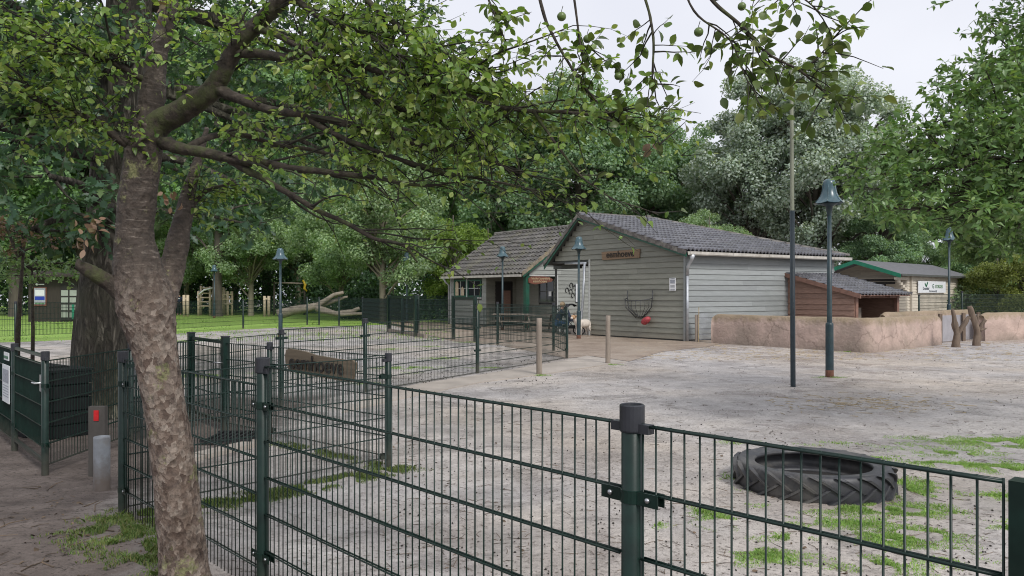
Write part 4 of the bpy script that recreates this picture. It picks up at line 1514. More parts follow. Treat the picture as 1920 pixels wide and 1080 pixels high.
# flag pole
fpx, fpz = gx(1487, 14.4), 14.4
fp = thing('flag_pole', 'bare thin tall pole dark below and grey-green above in the yard', 'pole', (fpx, fpz, 0))
MB().lathe([(.047, -.1), (.044, 3.3), (0, 3.3)], 14, (fpx, fpz, 0)).build('lower_pole', 'flag_low', fp, True)
MB().lathe([(.040, 3.3), (.038, 3.31), (.033, 6.0), (.02, 6.05), (0, 6.06)], 14, (fpx, fpz, 0)).build('upper_pole', 'flag_high', fp, True)
fp.rotation_euler = (0, R(-.3), 0)

# wooden stakes beside the path
for (px, py, h, r, lab) in ((1011, 703, 1.22, .062, 'round weathered wooden stake beside the path, nearer of the two'), (1140, 682, 1.2, .062, 'round weathered wooden stake beside the path, nearer the barn')):
    g = gp(px, py)
    mb = MB()
    pts = [Vector((g.x + .008 * mnoise.noise(Vector((0, k * .7, px))), g.y, -.1 + (h + .1) * k / 8)) for k in range(9)]
    mb.tube(pts, [r * (1.02 - .01 * k) for k in range(9)], 12, True, lambda p, a: 1 + .05 * mnoise.noise(Vector((math.cos(a) * 2, math.sin(a) * 2, p.z * 3))))
    tag(mb.build('wooden_stake', 'old_wood', None, True), lab, 'stake', 'wooden stakes by the path')

# ------------------------------------------------------------------ tractor tyre
def tyre():
    K = .82
    KR = .915
    c = Vector((gx(1523, 7.02), 7.02, 0))
    root = thing('tractor_tyre', 'big black tractor tyre lying flat in the grass', 'tyre', tuple(c))
    z0 = -.02
    prof = [(.555, .07), (.545, .04), (.56, .02), (.60, .025), (.66, .01), (.70, .0), (.725, .02), (.735, .07), (.738, .15), (.735, .23), (.725, .275), (.70, .297), (.66, .29), (.60, .275), (.565, .28), (.548, .265), (.555, .235), (.60, .23), (.665, .22), (.69, .15), (.665, .08), (.60, .07)]
    mb = MB().lathe([(r * KR, z0 + z * K) for r, z in prof], 72, c, close=True)
    mb.build('carcass', 'rubber', root, True)
    MB().lathe([(.57, .012), (.3, .02), (0, .016)], 40, c).build('hole_shade_disc', 'dark_inside', root, True)  # near-black disc added to paint the shade inside the tyre hole
    n = 21
    for side in (0, 1):
        for k in range(n):
            a0 = 2 * math.pi * (k + .5 * side) / n
            V, Ff = [], []
            steps = 7
            for q in range(steps + 1):
                u = q / steps
                if side:     # upper lugs
                    z = .292 - u * .165
                else:
                    z = .005 + u * .165
                sweep = (u ** .8) * .34
                an = a0 + sweep
                rb = .722 if (z < .05 or z > .25) else .732
                rt = .772 - .014 * u if q > 0 else .715
                if z > .27:
                    rt = .75
                wdt = (.052 - .012 * u) / .75
                for (r_, da) in ((rb, -wdt * .65), (rt, -wdt * .42), (rt, wdt * .42), (rb, wdt * .65)):
                    V.append(c + Vector((r_ * KR * math.cos(an + da), r_ * KR * math.sin(an + da), z0 + z * K)))
            for q in range(steps):
                i = q * 4
                for e in range(3):
                    Ff.append((i + e, i + e + 1, i + 4 + e + 1, i + 4 + e))
            Ff.append((0, 1, 2, 3))
            i = steps * 4
            Ff.append((i + 3, i + 2, i + 1, i))
            mesh_obj('lug', V, Ff, 'rubber', root)
tyre()

# ------------------------------------------------------------------ hay rack, red bag, notice on the gable
def gs(px, py, off=0.0):
    s = s_at(px, 0)
    p = Q(s, 0)
    p.z = EYE - (py - HOR) / FPX * p.y
    return p + NG * off, s
pA, _ = gs(1184, 547, .05)
pB, _ = gs(1222, 547, .05)
hr = thing('hay_rack', 'half-round iron hay rack basket on the grey gable wall', 'hay rack', tuple(pA))
rim, keel = [], []
mid_s = (pA + pB) / 2
halfw = (pB - pA).length / 2 + .28
dirx = (pB - pA).normalized()
zt, zb = pA.z - .25, pA.z - 1.02
fr = MB()
rimp = []
for k in range(11):
    a = math.pi * k / 10
    rimp.append(mid_s + dirx * (-math.cos(a) * .64) + NG * (.05 + .48 * math.sin(a)) + UP * (zt - mid_s.z - .10 * math.sin(a)))
fr.tube(rimp, .018, 6)
fr.tube([rimp[0] + UP * .3, rimp[0], rimp[0] - UP * .35 + dirx * .06, mid_s + dirx * -.3 + UP * (zb + .18 - mid_s.z), mid_s + UP * (zb - mid_s.z)], .02, 6)
fr.tube([rimp[-1] + UP * .3, rimp[-1], rimp[-1] - UP * .35 - dirx * .06, mid_s + dirx * .3 + UP * (zb + .18 - mid_s.z), mid_s + UP * (zb - mid_s.z)], .02, 6)
fr.build('frame', 'iron', hr, True)
for k in range(1, 10):
    p = rimp[k]
    MB().tube([p, p - UP * .32 + (mid_s - p) * .12 * Vector((1, 1, 0)).length * .3, mid_s + (p - mid_s) * Vector((1, 0, 0)).x * .0 + UP * (zb - mid_s.z) + NG * .04 + (Vector((p.x, p.y, 0)) - Vector((mid_s.x, mid_s.y, 0))) * .25], .010, 5).build('bar', 'iron', hr, True)
rg, _ = gs(1218, 601, .22)
rb = MB()
dd = (dirx * .8 + UP * .45).normalized()
pts = [rg + dd * (.30 * (k / 7 - .5) * 1.5) for k in range(8)]
rb.tube(pts, [.03, .10, .13, .12, .13, .12, .10, .05], 12, True, lambda p, a: 1 + .25 * mnoise.noise(p * 7))
tag(rb.build('red_bag', 'red_bag', None, True), 'crumpled red bag hanging below the hay rack', 'bag')
nA, s_n = gs(1263, 533, .05)
np_ = MB()
sc = nA.y / FPX
M3g = Matrix((-G_, NG, UP)).transposed()
pno = MB().box(nA, (.30, .02, 24 * sc), M3g).build('notice', 'white_paint', None)
tag(pno, 'white printed notice at the right end of the grey gable wall', 'notice')
MB().box(nA + NG * .012 + UP * .10, (.22, .004, .14), M3g).build('picture', 'print_grey', pno)
for k in range(3):
    MB().box(nA + NG * .012 - UP * (.04 + .045 * k), (.2, .004, .014), M3g).build('text_line', 'print_dark', pno)
MB().box(nA + NG * .012 + UP * .205, (.2, .004, .02), M3g).build('heading', 'print_dark', pno)
MB().box(nA + NG * .012 - UP * .205, (.2, .004, .025), M3g).build('footer', 'print_dark', pno)

# small mesh gate between barn and wall
sg = thing('pen_gate', 'small grey mesh gate between the barn corner and the pink wall', 'gate', tuple(gp(1302, 641)))
ga, gb = gp(1306, 641), gp(1337, 642)
MB().bar(ga + UP * -.05, ga + UP * .98, .1, .1, (1, 0, 0)).build('post', 'old_wood', sg)
MB().tube([ga + Vector((.05, -.1, 0)), ga + Vector((.06, -.1, 1.25))], .014, 6).build('cane', 'straw', sg)
mg = MB()
for k in range(15):
    u = ga + (gb - ga) * (.1 + .9 * k / 14)
    mg.bar(u + UP * .08, u + UP * 1.02, .012, .012, (1, 0, 0))
for k in range(6):
    z = .08 + .188 * k
    mg.bar(ga + (gb - ga) * .1 + UP * z, gb + UP * z, .014, .014)
mg.build('mesh', 'zinc', sg)

# grey panel and forked stumps at the pen entrance
pg0, pg1 = g2(1764, 644), g2(1836, 637)
gp_ = thing('sheet_gate', 'plain grey sheet gate between the two pink walls', 'gate', (pg0[0], pg0[1], 0))
a, b_ = Vector((*pg0, 0)), Vector((*pg1, 0))
a += Vector((.15, .3, 0)); b_ += Vector((.15, .3, 0))
MB().bar(a + UP * .50, b_ + UP * .50, .03, .92).build('sheet', 'sheet_metal', gp_)
for q in (a, (a + b_) / 2 + Vector((.1, -.05, 0)), b_):
    MB().bar(q - UP * .05, q + UP * 1.03, .1, .1, (1, 0, 0)).build('post', 'stump_bark', gp_)

def stump(px, py, lab, arms, r0):
    g = gp(px, py)
    root = thing('forked_stump', lab, 'stump', tuple(g), 0, 'forked stumps at the pen entrance')
    jag = lambda p, a: .54 + .3 * mnoise.noise(p * 3.5) + .16 * mnoise.noise(p * 11)
    for k, arm in enumerate(arms):
        pts = [g + Vector(q) for q in arm[0]]
        # resample
        ps, rs = [], []
        for i in range(len(pts) - 1):
            for u in range(4):
                ps.append(pts[i].lerp(pts[i + 1], u / 4))
                rs.append(arm[1][i] + (arm[1][i + 1] - arm[1][i]) * u / 4)
        ps.append(pts[-1]); rs.append(arm[1][-1])
        MB().tube(ps, rs, 12, True, jag).build('trunk' if k == 0 else 'arm', 'stump_bark', root, True)
stump(1793, 651, 'left forked dead stump before the grey sheet gate', [
    ([(0, 0, -.1), (.02, 0, .4), (-.03, 0, .75), (-.12, 0, 1.22)], [.24, .19, .15, .12]),
    ([(.03, 0, .4), (.25, 0, .75), (.42, 0, .98)], [.15, .13, .11])], .2)
stump(1832, 648, 'right forked dead stump leaning beside the grey sheet gate', [
    ([(0, 0, -.1), (0, 0, .4), (-.12, 0, .9), (-.24, 0, 1.32)], [.27, .22, .17, .14]),
    ([(.02, 0, .35), (.16, 0, .7), (.28, 0, .86)], [.16, .13, .09]),
    ([(0, .05, .6), (.06, .06, 1.05)], [.1, .07]),
    ([(.05, -.05, .5), (.28, -.04, .58)], [.1, .06])], .2)

# ------------------------------------------------------------------ hanging name board on the fence
hv = Vector((D[0] - Hh[0], D[1] - Hh[1], 0))
hl = hv.length
hv.normalize()
hn = Vector((hv.y, -hv.x, 0))
if hn.y > 0:
    hn = -hn
hp = Vector((Hh[0], Hh[1], 0)) + hn * .03
def HB(s, z):
    return hp + hv * s + UP * z
s_a, s_b = .205 * hl, .79 * hl
ol = [(s_a - .02, .955), (s_a + .06, .88), (s_a + .5, .845), (s_b - .15, .825), (s_b - .07, .83), (s_b - .03, .90), (s_b, 1.03), (s_b - .05, 1.055), (s_b - .3, 1.055), (s_a + .55, 1.075), (s_a + .35, 1.105), (s_a + .05, 1.125), (s_a - .01, 1.105), (s_a - .03, 1.04)]
hb = MB().prism([HB(s, z) for s, z in ol], hn * .028).build('name_board', 'sign_wood_dark', None)
tag(hb, 'dark uneven wooden board lettered eemhoeve hanging on the mesh fence', 'sign')
text('eemhoeve', .235, HB((s_a + s_b) / 2 - .06, .972) + hn * .038, hv + UP * -.03, UP, 'burnt_letter', hb, extrude=.004, offset=.003)

# ------------------------------------------------------------------ left foreground furniture
g = Vector((gx(191, 6.75), 6.75, 0)); g.z = gz(g.x, g.y)
bo = thing('bollard', 'short worn grey steel bollard in the entrance path', 'bollard', tuple(g))
MB().lathe([(.068, -.1), (.068, .46), (.066, .47), (.058, .47), (.057, .44), (0, .44)], 20, g).build('tube', 'bollard_steel', bo, True)
g = Vector((gx(184, 7.35), 7.35, 0))
pk = thing('marker_post', 'dark flat marker post with a red reflector beside the bollard', 'post', tuple(g))
MB().box(g + UP * .28, (.155, .06, .78)).build('plank', 'grey_plank', pk)
MB().box(g + Vector((.0, -.034, .585)), (.046, .008, .10)).build('reflector', 'red_plastic', pk)
# notices on the left fence
nl = Vector((dL.x, dL.y, 0))
nn = Vector((nl.y, -nl.x, 0))
if nn.y > 0:
    nn = -nn
base = Vector((P27[0], P27[1], 0))
for (s0, s1, z0, z1, lab, nm) in ((.17, .60, .50, .93, 'white printed notice on the mesh fence at the left edge', 'notice'), (.2, .5, .985, 1.075, 'small green and white plate above the notice at the left edge', 'plate')):
    o = MB().prism([base + nl * s0 + UP * z0 + nn * .02, base + nl * s1 + UP * z0 + nn * .02, base + nl * s1 + UP * z1 + nn * .02, base + nl * s0 + UP * z1 + nn * .02], nn * .008).build('notice', 'paper', None)
    tag(o, lab, 'notice')
    if nm == 'notice':
        MB().prism([base + nl * (s0 + .03) + UP * (z1 - .2) + nn * .03, base + nl * (s1 - .05) + UP * (z1 - .2) + nn * .03, base + nl * (s1 - .05) + UP * (z1 - .05) + nn * .03, base + nl * (s0 + .03) + UP * (z1 - .05) + nn * .03], nn * .002).build('picture', 'print_grey', o)
        for k in range(5):
            z = z1 - .24 - .03 * k
            MB().prism([base + nl * (s0 + .03) + UP * z + nn * .03, base + nl * (s1 - .05) + UP * z + nn * .03, base + nl * (s1 - .05) + UP * (z + .009) + nn * .03, base + nl * (s0 + .03) + UP * (z + .009) + nn * .03], nn * .002).build('text_line', 'print_grey', o)
    else:
        MB().prism([base + nl * (s0 + .02) + UP * (z0 + .02) + nn * .03, base + nl * (s1 - .02) + UP * (z0 + .02) + nn * .03, base + nl * (s1 - .02) + UP * (z0 + .05) + nn * .03, base + nl * (s0 + .02) + UP * (z0 + .05) + nn * .03], nn * .002).build('print', 'sign_green', o)

# black slatted crates behind the gate
def crate(px, Z, w_, d_, h_, lab, rz):
    g = Vector((gx(px, Z), Z, 0))
    root = thing('storage_crate', lab, 'crate', tuple(g), rz)
    for sgn in (-1, 1):
        for k in range(5):
            z = h_ * (k + .5) / 5
            MB().box((0, sgn * d_ / 2, z), (w_, .025, h_ / 5 - .018)).build('slat', 'black_plastic', root, False, True)
            MB().box((sgn * w_ / 2, 0, z), (.025, d_ - .03, h_ / 5 - .018)).build('slat', 'black_plastic', root, False, True)
    MB().box((0, 0, h_ / 2), (w_ - .05, d_ - .05, h_ - .02)).build('lining', 'black_plastic', root, False, True)
    MB().box((0, 0, h_ + .012), (w_ + .04, d_ + .04, .03)).build('lid', 'black_plastic', root, False, True)
crate(70, 9.6, .55, .45, .82, 'black slatted crate behind the gate, left of two', R(-38))
crate(118, 9.5, .5, .45, .80, 'black slatted crate behind the gate, nearer the thick trunk', R(-38))
# grey trough right of the oak
g = Vector((gx(239, 15.5), 15.5, 0))
tr = thing('water_trough', 'grey stone trough half hidden behind the leaning tree', 'trough', tuple(g))
MB().box((0, 0, .35), (.7, .5, .7)).build('basin', 'sheet_metal', tr, False, True)
MB().box((0, 0, .74), (.4, .4, .3)).build('drum', 'print_grey', tr, False, True)

# threshold slabs in the lock
def slab(a, b_, wdt, lab):
    mb = MB().bar(Vector((*a, .015)), Vector((*b_, .015)), wdt, .06)
    o = mb.build('concrete_slab', 'concrete', None)
    tag(o, lab, 'slab')
slab(g2(300, 876), g2(372, 860), .2, 'pale concrete threshold strip left of the leaning tree')
slab(g2(376, 858), g2(486, 832), .22, 'pale concrete threshold strip right of the leaning tree')
dg = thing('drain_grate', 'dark iron grate by the square gate post', 'grate', tuple(gp(440, 828)))
c = gp(440, 826)
for k in range(7):
    MB().box(c + Vector((-.24 + .08 * k, 0, .05)), (.03, .55, .03)).build('grate_bar', 'iron_dark', dg)
MB().box(c + Vector((0, .28, .05)), (.6, .03, .035)).build('grate_frame', 'iron_dark', dg)
MB().box(c + Vector((0, -.28, .05)), (.6, .03, .035)).build('grate_frame', 'iron_dark', dg)

# ------------------------------------------------------------------ picnic tables
def picnic():
    root = empty('picnic_table', (0, 0, 0))
    for k in range(4):
        MB().box((0, -.30 + .2 * k, .76), (1.9, .175, .045)).build('table_plank', 'old_wood', root, False, True)
    for sgn in (-1, 1):
        for q in (0, 1):
            MB().box((0, sgn * (.66 + .15 * q), .45), (1.9, .13, .04)).build('seat_plank', 'old_wood', root, False, True)
        for sx in (-.6, .6):
            MB().bar((sx, sgn * .25, .74), (sx, sgn * .68, 0), .05, .1).build('leg', 'old_wood', root, False, True)
    for sx in (-.6, .6):
        MB().bar((sx + .05, -.8, .40), (sx + .05, .8, .40), .045, .09).build('seat_bearer', 'old_wood', root, False, True)
        MB().bar((sx + .05, -.36, .71), (sx + .05, .36, .71), .045, .06).build('top_bearer', 'old_wood', root, False, True)
    return root
pt = picnic()
tA = gp(960, 617)
for i, (loc, rz, lab) in enumerate((((gx(962, 36.0), 36.0, .01), R(-8), 'weathered picnic table left of the green corner post'), ((gx(1012, 35.2), 35.2, .01), R(12), 'weathered picnic table right of the green corner post'))):
    o = pt if i == 0 else copy_tree(pt)
    o.location = loc
    o.rotation_euler = (0, 0, rz)
    tag(o, lab, 'picnic table', 'picnic tables at the shop')

# ------------------------------------------------------------------ people and goats (skin-modifier figures)
def skin_mesh(name, verts, edges, radii, mat, parent, sub=2, rootv=0):
    me = bpy.data.meshes.new(name)
    me.from_pydata([tuple(v) for v in verts], edges, [])
    me.update()
    o = bpy.data.objects.new(name, me)
    COL.objects.link(o)
    sk = o.modifiers.new('skin', 'SKIN')
    for i, r in enumerate(radii):
        rr = r if isinstance(r, tuple) else (r, r)
        me.skin_vertices[0].data[i].radius = rr
        me.skin_vertices[0].data[i].use_root = (i == rootv)
    sk.use_smooth_shade = True
    sb = o.modifiers.new('sub', 'SUBSURF')
    sb.levels = sub
    sb.render_levels = sub
    dg = bpy.context.evaluated_depsgraph_get()
    dg.update()
    m2 = bpy.data.meshes.new_from_object(o.evaluated_get(dg))
    bpy.data.objects.remove(o)
    m2.name = name
    m2.polygons.foreach_set('use_smooth', np.ones(len(m2.polygons), dtype=bool))
    m2.materials.clear()
    m2.materials.append(MATS[mat])
    n = bpy.data.objects.new(name, m2)
    return finish(n, parent, True)

def ball(name, c, r, mat, parent, sc=(1, 1, 1), cut=None):
    prof = []
    for k in range(9):
        a = math.pi * k / 8
        prof.append((math.sin(a) * r, -math.cos(a) * r))
    mb = MB().lathe(prof, 14)
    vs = []
    for v in mb.V:
        p = Vector((v.x * sc[0], v.y * sc[1], v.z * sc[2])) + Vector(c)
        vs.append(p)
    mb.V = vs
    return mb.build(name, mat, parent, True, True)

# seated adult at the end of the second picnic table, facing right
px_, pZ = 1046, 33.4
pr = thing('person', 'person in navy jacket and blue jeans sitting low beside the pushchair', 'person', (gx(px_, pZ), pZ, 0))
body_v = [(0, 0, .50), (.06, 0, .72), (.14, 0, .95), (.17, 0, 1.06), (.20, 0, 1.14), (.23, 0, 1.24),
          (.15, .19, .98), (.30, .24, .78), (.48, .16, .72), (.55, .13, .71), (.15, -.19, .98), (.30, -.24, .78), (.48, -.16, .70), (.56, -.13, .69),
          (.02, .11, .48), (.42, .13, .52), (.40, .13, .12), (.38, .13, .05), (.52, .13, .04), (.02, -.11, .48), (.44, -.14, .50), (.36, -.14, .12), (.34, -.14, .05), (.48, -.14, .04)]
body_e = [(0, 1), (1, 2), (2, 3), (3, 4), (4, 5), (2, 6), (6, 7), (7, 8), (8, 9), (2, 10), (10, 11), (11, 12), (12, 13), (0, 14), (14, 15), (15, 16), (16, 17), (17, 18), (0, 19), (19, 20), (20, 21), (21, 22), (22, 23)]
body_r = [.13, .125, .12, .06, .07, .085, .055, .042, .035, .03, .055, .042, .035, .03, .085, .065, .045, .04, .035, .085, .065, .045, .04, .035]
skin_mesh('body', body_v, body_e, body_r, 'skin', pr)
skin_mesh('jacket', [body_v[i] for i in (0, 1, 2, 3, 6, 7, 8, 10, 11, 12)], [(0, 1), (1, 2), (2, 3), (2, 4), (4, 5), (5, 6), (2, 7), (7, 8), (8, 9)], [.165, .165, .155, .08, .078, .065, .052, .078, .065, .052], 'jacket_navy', pr)
skin_mesh('jeans', [body_v[i] for i in (0, 14, 15, 16, 19, 20, 21)], [(0, 1), (1, 2), (2, 3), (0, 4), (4, 5), (5, 6)], [.15, .105, .085, .065, .105, .085, .065], 'jeans', pr)
for sy in (.13, -.14):
    ball('shoe', (.46 if sy > 0 else .42, sy, .055), .06, 'shoe', pr, (2.1, .8, .9))
ball('hair', (.20, 0, 1.28), .115, 'hair_fair', pr, (1.0, .92, 1.0))
ball('nose', (.315, 0, 1.23), .018, 'skin', pr)

# far adult seen from behind, by the playground
pr2 = thing('person', 'far person in navy shirt with white back print standing on the grass', 'person', (gx(336.5, 62), 62, 0))
bv = [(0, 0, .92), (0, 0, 1.15), (0, 0, 1.38), (0, 0, 1.48), (0, 0, 1.56), (0, 0, 1.66), (.19, 0, 1.38), (.26, -.02, 1.12), (.24, .05, .88), (.23, .08, .80), (-.19, 0, 1.38), (-.26, -.02, 1.12), (-.23, .06, .88), (-.22, .09, .80),
      (.09, 0, .88), (.11, .02, .48), (.12, 0, .08), (.12, -.12, .04), (-.09, 0, .88), (-.11, .02, .48), (-.13, 0, .08), (-.13, -.12, .04)]
be = [(0, 1), (1, 2), (2, 3), (3, 4), (4, 5), (2, 6), (6, 7), (7, 8), (8, 9), (2, 10), (10, 11), (11, 12), (12, 13), (0, 14), (14, 15), (15, 16), (16, 17), (0, 18), (18, 19), (19, 20), (20, 21)]
br = [.13, .12, .14, .055, .08, .085, .06, .045, .036, .03, .06, .045, .036, .03, .09, .065, .045, .04, .09, .065, .045, .04]
skin_mesh('body', bv, be, br, 'skin', pr2)
skin_mesh('shirt', [bv[i] for i in (0, 1, 2, 3, 6, 7, 10, 11)], [(0, 1), (1, 2), (2, 3), (2, 4), (4, 5), (2, 6), (6, 7)], [.165, .16, .17, .075, .085, .062, .085, .062], 'shirt_navy', pr2)
skin_mesh('trousers', [bv[i] for i in (0, 14, 15, 16, 18, 19, 20)], [(0, 1), (1, 2), (2, 3), (0, 4), (4, 5), (5, 6)], [.15, .11, .085, .065, .11, .085, .065], 'trousers_black', pr2)
ball('hair', (0, .01, 1.67), .105, 'hair_dark', pr2, (.9, 1.0, 1.1))
MB().box((0, -.185, 1.33), (.2, .01, .07)).build('back_print', 'white_paint', pr2, False, True)

# goat behind the lamp post
def goat(loc, rz, sc, body, head, lab):
    root = thing('goat', lab, 'goat', loc, rz, 'goats at the barn')
    root.scale = (sc, sc, sc)
    v = [(0, 0, .52), (.22, 0, .53), (.38, 0, .56), (.50, 0, .68), (.58, 0, .82), (.66, 0, .84), (.78, 0, .75), (-.22, 0, .54), (-.36, 0, .56), (-.46, 0, .62), (-.50, 0, .54),
         (.30, .10, .42), (.30, .11, .24), (.29, .11, .03), (.30, -.10, .42), (.32, -.11, .24), (.31, -.11, .03),
         (-.30, .10, .44), (-.24, .11, .32), (-.36, .11, .19), (-.34, .11, .03), (-.30, -.10, .44), (-.22, -.11, .32), (-.35, -.11, .19), (-.33, -.11, .03)]
    e = [(0, 1), (1, 2), (2, 3), (3, 4), (4, 5), (5, 6), (0, 7), (7, 8), (8, 9), (9, 10), (2, 11), (11, 12), (12, 13), (2, 14), (14, 15), (15, 16), (8, 17), (17, 18), (18, 19), (19, 20), (8, 21), (21, 22), (22, 23), (23, 24)]
    r = [.20, .19, .17, .10, .085, .08, .045, .18, .15, .04, .02, .075, .04, .03, .075, .04, .03, .08, .055, .035, .028, .08, .055, .035, .028]
    skin_mesh('body', v, e, r, body, root)
    skin_mesh('head_patch', [(.52, 0, .72), (.60, 0, .835), (.67, 0, .845), (.765, 0, .765)], [(0, 1), (1, 2), (2, 3)], [.088, .092, .088, .05], head, root)
    for s in (-1, 1):
        MB().tube([(.60, s * .06, .88), (.58, s * .13, .87), (.57, s * .19, .83)], [.02, .035, .008], 8).build('ear', head, root, True, True)
        MB().tube([(.60, s * .03, .90), (.56, s * .045, 1.0), (.49, s * .06, 1.06)], [.02, .015, .005], 8).build('horn', 'horn', root, True, True)
        ball('eye', (.68, s * .075, .86), .012, 'horn', root)
goat((gx(1094, 31.7), 31.7, 0), R(222), .95, 'goat_white', 'goat_tan', 'white goat with tan head at the end of the barn wall')

# pushchair
pc = thing('pushchair', 'black pushchair with folded-up hood beside the seated person', 'pushchair', (gx(1071, 32.6), 32.6, 0), R(200))
hood = MB()
for k in range(7):
    a0 = math.radians(20 + 18 * k)
    for j in range(7):
        pass
V, Ff = [], []
for k in range(7):
    a = math.radians(10 + 22 * k)
    for j in range(7):
        y = -.2 + .4 * j / 6
        rr = .34 * (1 - .25 * abs(j / 6 - .5) ** 2 * 4 * .6)
        V.append(Vector((math.cos(a) * rr, y, 1.0 + math.sin(a) * rr * .95)))
for k in range(6):
    for j in range(6):
        i = k * 7 + j
        Ff.append((i, i + 1, i + 8, i + 7))
mesh_obj('hood', V, Ff, 'black_plastic', pc, True, True)
MB().prism([(-.25, -.18, .62), (.1, -.18, .55), (.28, -.18, 1.0), (.20, -.18, 1.05), (.02, -.18, .66), (-.22, -.18, .72)], (0, .36, 0)).build('seat', 'jacket_navy', pc, False, True)
fm = MB()
for s in (-.24, .24):
    fm.tube([(.55, s, 1.08), (.3, s, .85), (-.35, s, .18)], .014, 6)
    fm.tube([(.02, s, .60), (.38, s, .18)], .014, 6)
fm.tube([(.55, -.24, 1.08), (.58, 0, 1.10), (.55, .24, 1.08)], .018, 6)
fm.build('frame', 'iron', pc, True, True)
MB().prism([(-.25, -.17, .26), (.3, -.17, .26), (.32, -.17, .42), (-.22, -.17, .38)], (0, .34, 0)).build('basket', 'black_plastic', pc, False, True)
for (x, y) in ((-.36, -.24), (-.36, .24), (.40, -.26), (.40, .26)):
    wv = MB()
    ring = [(x + .15 * math.cos(2 * math.pi * k / 14), y, .17 + .15 * math.sin(2 * math.pi * k / 14)) for k in range(15)]
    wv.tube(ring, .026, 8, False)
    wh = wv.build('wheel', 'rubber', pc, True, True)
    MB().tube([(x, y - .022, .17), (x, y + .022, .17)], .06, 12).build('hub', 'trim_pale', wh, False, True)

# ------------------------------------------------------------------ bleached fallen log on the lawn
lg = thing('fallen_log', 'bleached fallen forked tree trunk lying on the lawn', 'log', tuple(gp(522, 603)))
Z = 45.0
def lp(px, py, dz=0):
    return at(px, py, Z + dz)
def log_tube(pts, rad, nm):
    ps, rs = [], []
    for i in range(len(pts) - 1):
        for u in range(5):
            ps.append(pts[i].lerp(pts[i + 1], u / 5) + Vector((0, 0, .03 * mnoise.noise(Vector((i + u / 5, rad[0] * 9, 0)) * 2))))
            rs.append(rad[i] + (rad[i + 1] - rad[i]) * u / 5)
    ps.append(pts[-1]); rs.append(rad[-1])
    MB().tube(ps, rs, 12, True, lambda p, a: 1 + .13 * mnoise.noise(Vector((math.cos(a) * 2.5, math.sin(a) * 2.5, p.x * .8)))).build(nm, 'bleached_log', lg, True)
log_tube([lp(522, 590), lp(548, 582), lp(580, 577), lp(602, 571)], [.29, .26, .23, .19], 'trunk')
log_tube([lp(596, 572), lp(612, 562), lp(626, 553), lp(644, 548)], [.18, .14, .12, .10], 'branch')
log_tube([lp(598, 574, .3), lp(626, 564, .3), lp(652, 556, .3)], [.17, .12, .06], 'branch')
log_tube([lp(594, 578, -.3), lp(630, 588, -.6), lp(660, 584, -.6), lp(674, 578, -.6)], [.2, .16, .13, .10], 'branch')
log_tube([lp(600, 583, -.5), lp(640, 590, -.8), lp(682, 588, -.8)], [.14, .11, .07], 'branch')

# ------------------------------------------------------------------ playground
cf = thing('climbing_frame', 'pale timber climbing frame with rungs and a slide by the trees', 'climbing frame', (gx(405, 60), 60, 0))
def PG(px, py, dz=0):
    return at(px, py, 60 + dz)
for (px, top, dz) in ((372, 546, 0), (377, 536, 1.2), (394, 537, 0), (400, 545, 1.4), (416, 543, 0), (421, 541, 1.2), (427, 546, 0), (435, 546, .4)):
    b0 = PG(px, 560, dz); b0.z = -.1
    MB().tube([b0, PG(px, top, dz)], .10, 8).build('post', 'pale_timber', cf, True)
for (x0, x1, y, dz) in ((372, 394, 550, 0), (372, 394, 558, 0), (372, 394, 566, 0), (372, 394, 574, 0), (416, 435, 552, 0), (416, 435, 561, 0), (416, 435, 570, 0), (377, 421, 540, 1.2), (394, 416, 549, .1)):
    MB().tube([PG(x0, y, dz), PG(x1, y, dz)], .06, 6).build('rung', 'pale_timber', cf, True)
MB().tube([PG(372, 553, -.3), PG(382, 544, -.3), PG(401, 539, -.3)], .07, 6).build('arch', 'white_paint', cf, True)
for (px, px2, top, lab) in ((345, 352, 553, 'short pair of pale timber posts beside the far person'), (496, 504, 555, 'pale timber turnstile posts near the bleached log')):
    b0 = at(px, 560, 58)
    b1 = at(px2, 560, 58)
    t_ = thing('play_posts', lab, 'play posts', (b0.x, b0.y, 0))
    for q in (b0, b1):
        MB().tube([(q.x, q.y, -.1), (q.x, q.y, EYE - (top - HOR) / FPX * 58)], .11, 8).build('post', 'pale_timber', t_, True)
    MB().bar(b0, b1, .08, .12).build('crossbar', 'pale_timber', t_)
ys_ = thing('spring_toy', 'yellow toy figure on a wooden beam far behind the lawn lamp', 'play toy', (gx(571, 62), 62, 0))
zt_ = EYE + 12 / FPX * 62
MB().tube([(gx(571, 62), 62, -.1), (gx(571, 62), 62, zt_ - .2)], .08, 8).build('post', 'bark_far', ys_, True)
MB().tube([(gx(512, 62), 62, zt_ + .35), (gx(568, 62), 62, zt_ + .28)], .06, 6).build('beam', 'old_wood', ys_, True)
MB().tube([(gx(514, 62), 62, -.1), (gx(514, 62), 62, zt_ + .38)], .08, 8).build('post', 'bark_far', ys_, True)
MB().tube([(gx(569, 62), 61.9, zt_ + .55), (gx(573, 62), 61.9, zt_ + .2), (gx(571, 62), 61.9, zt_ - .1), (gx(576, 62), 61.9, zt_ - .35)], [.09, .11, .10, .06], 10).build('figure', 'yellow_paint', ys_, True)

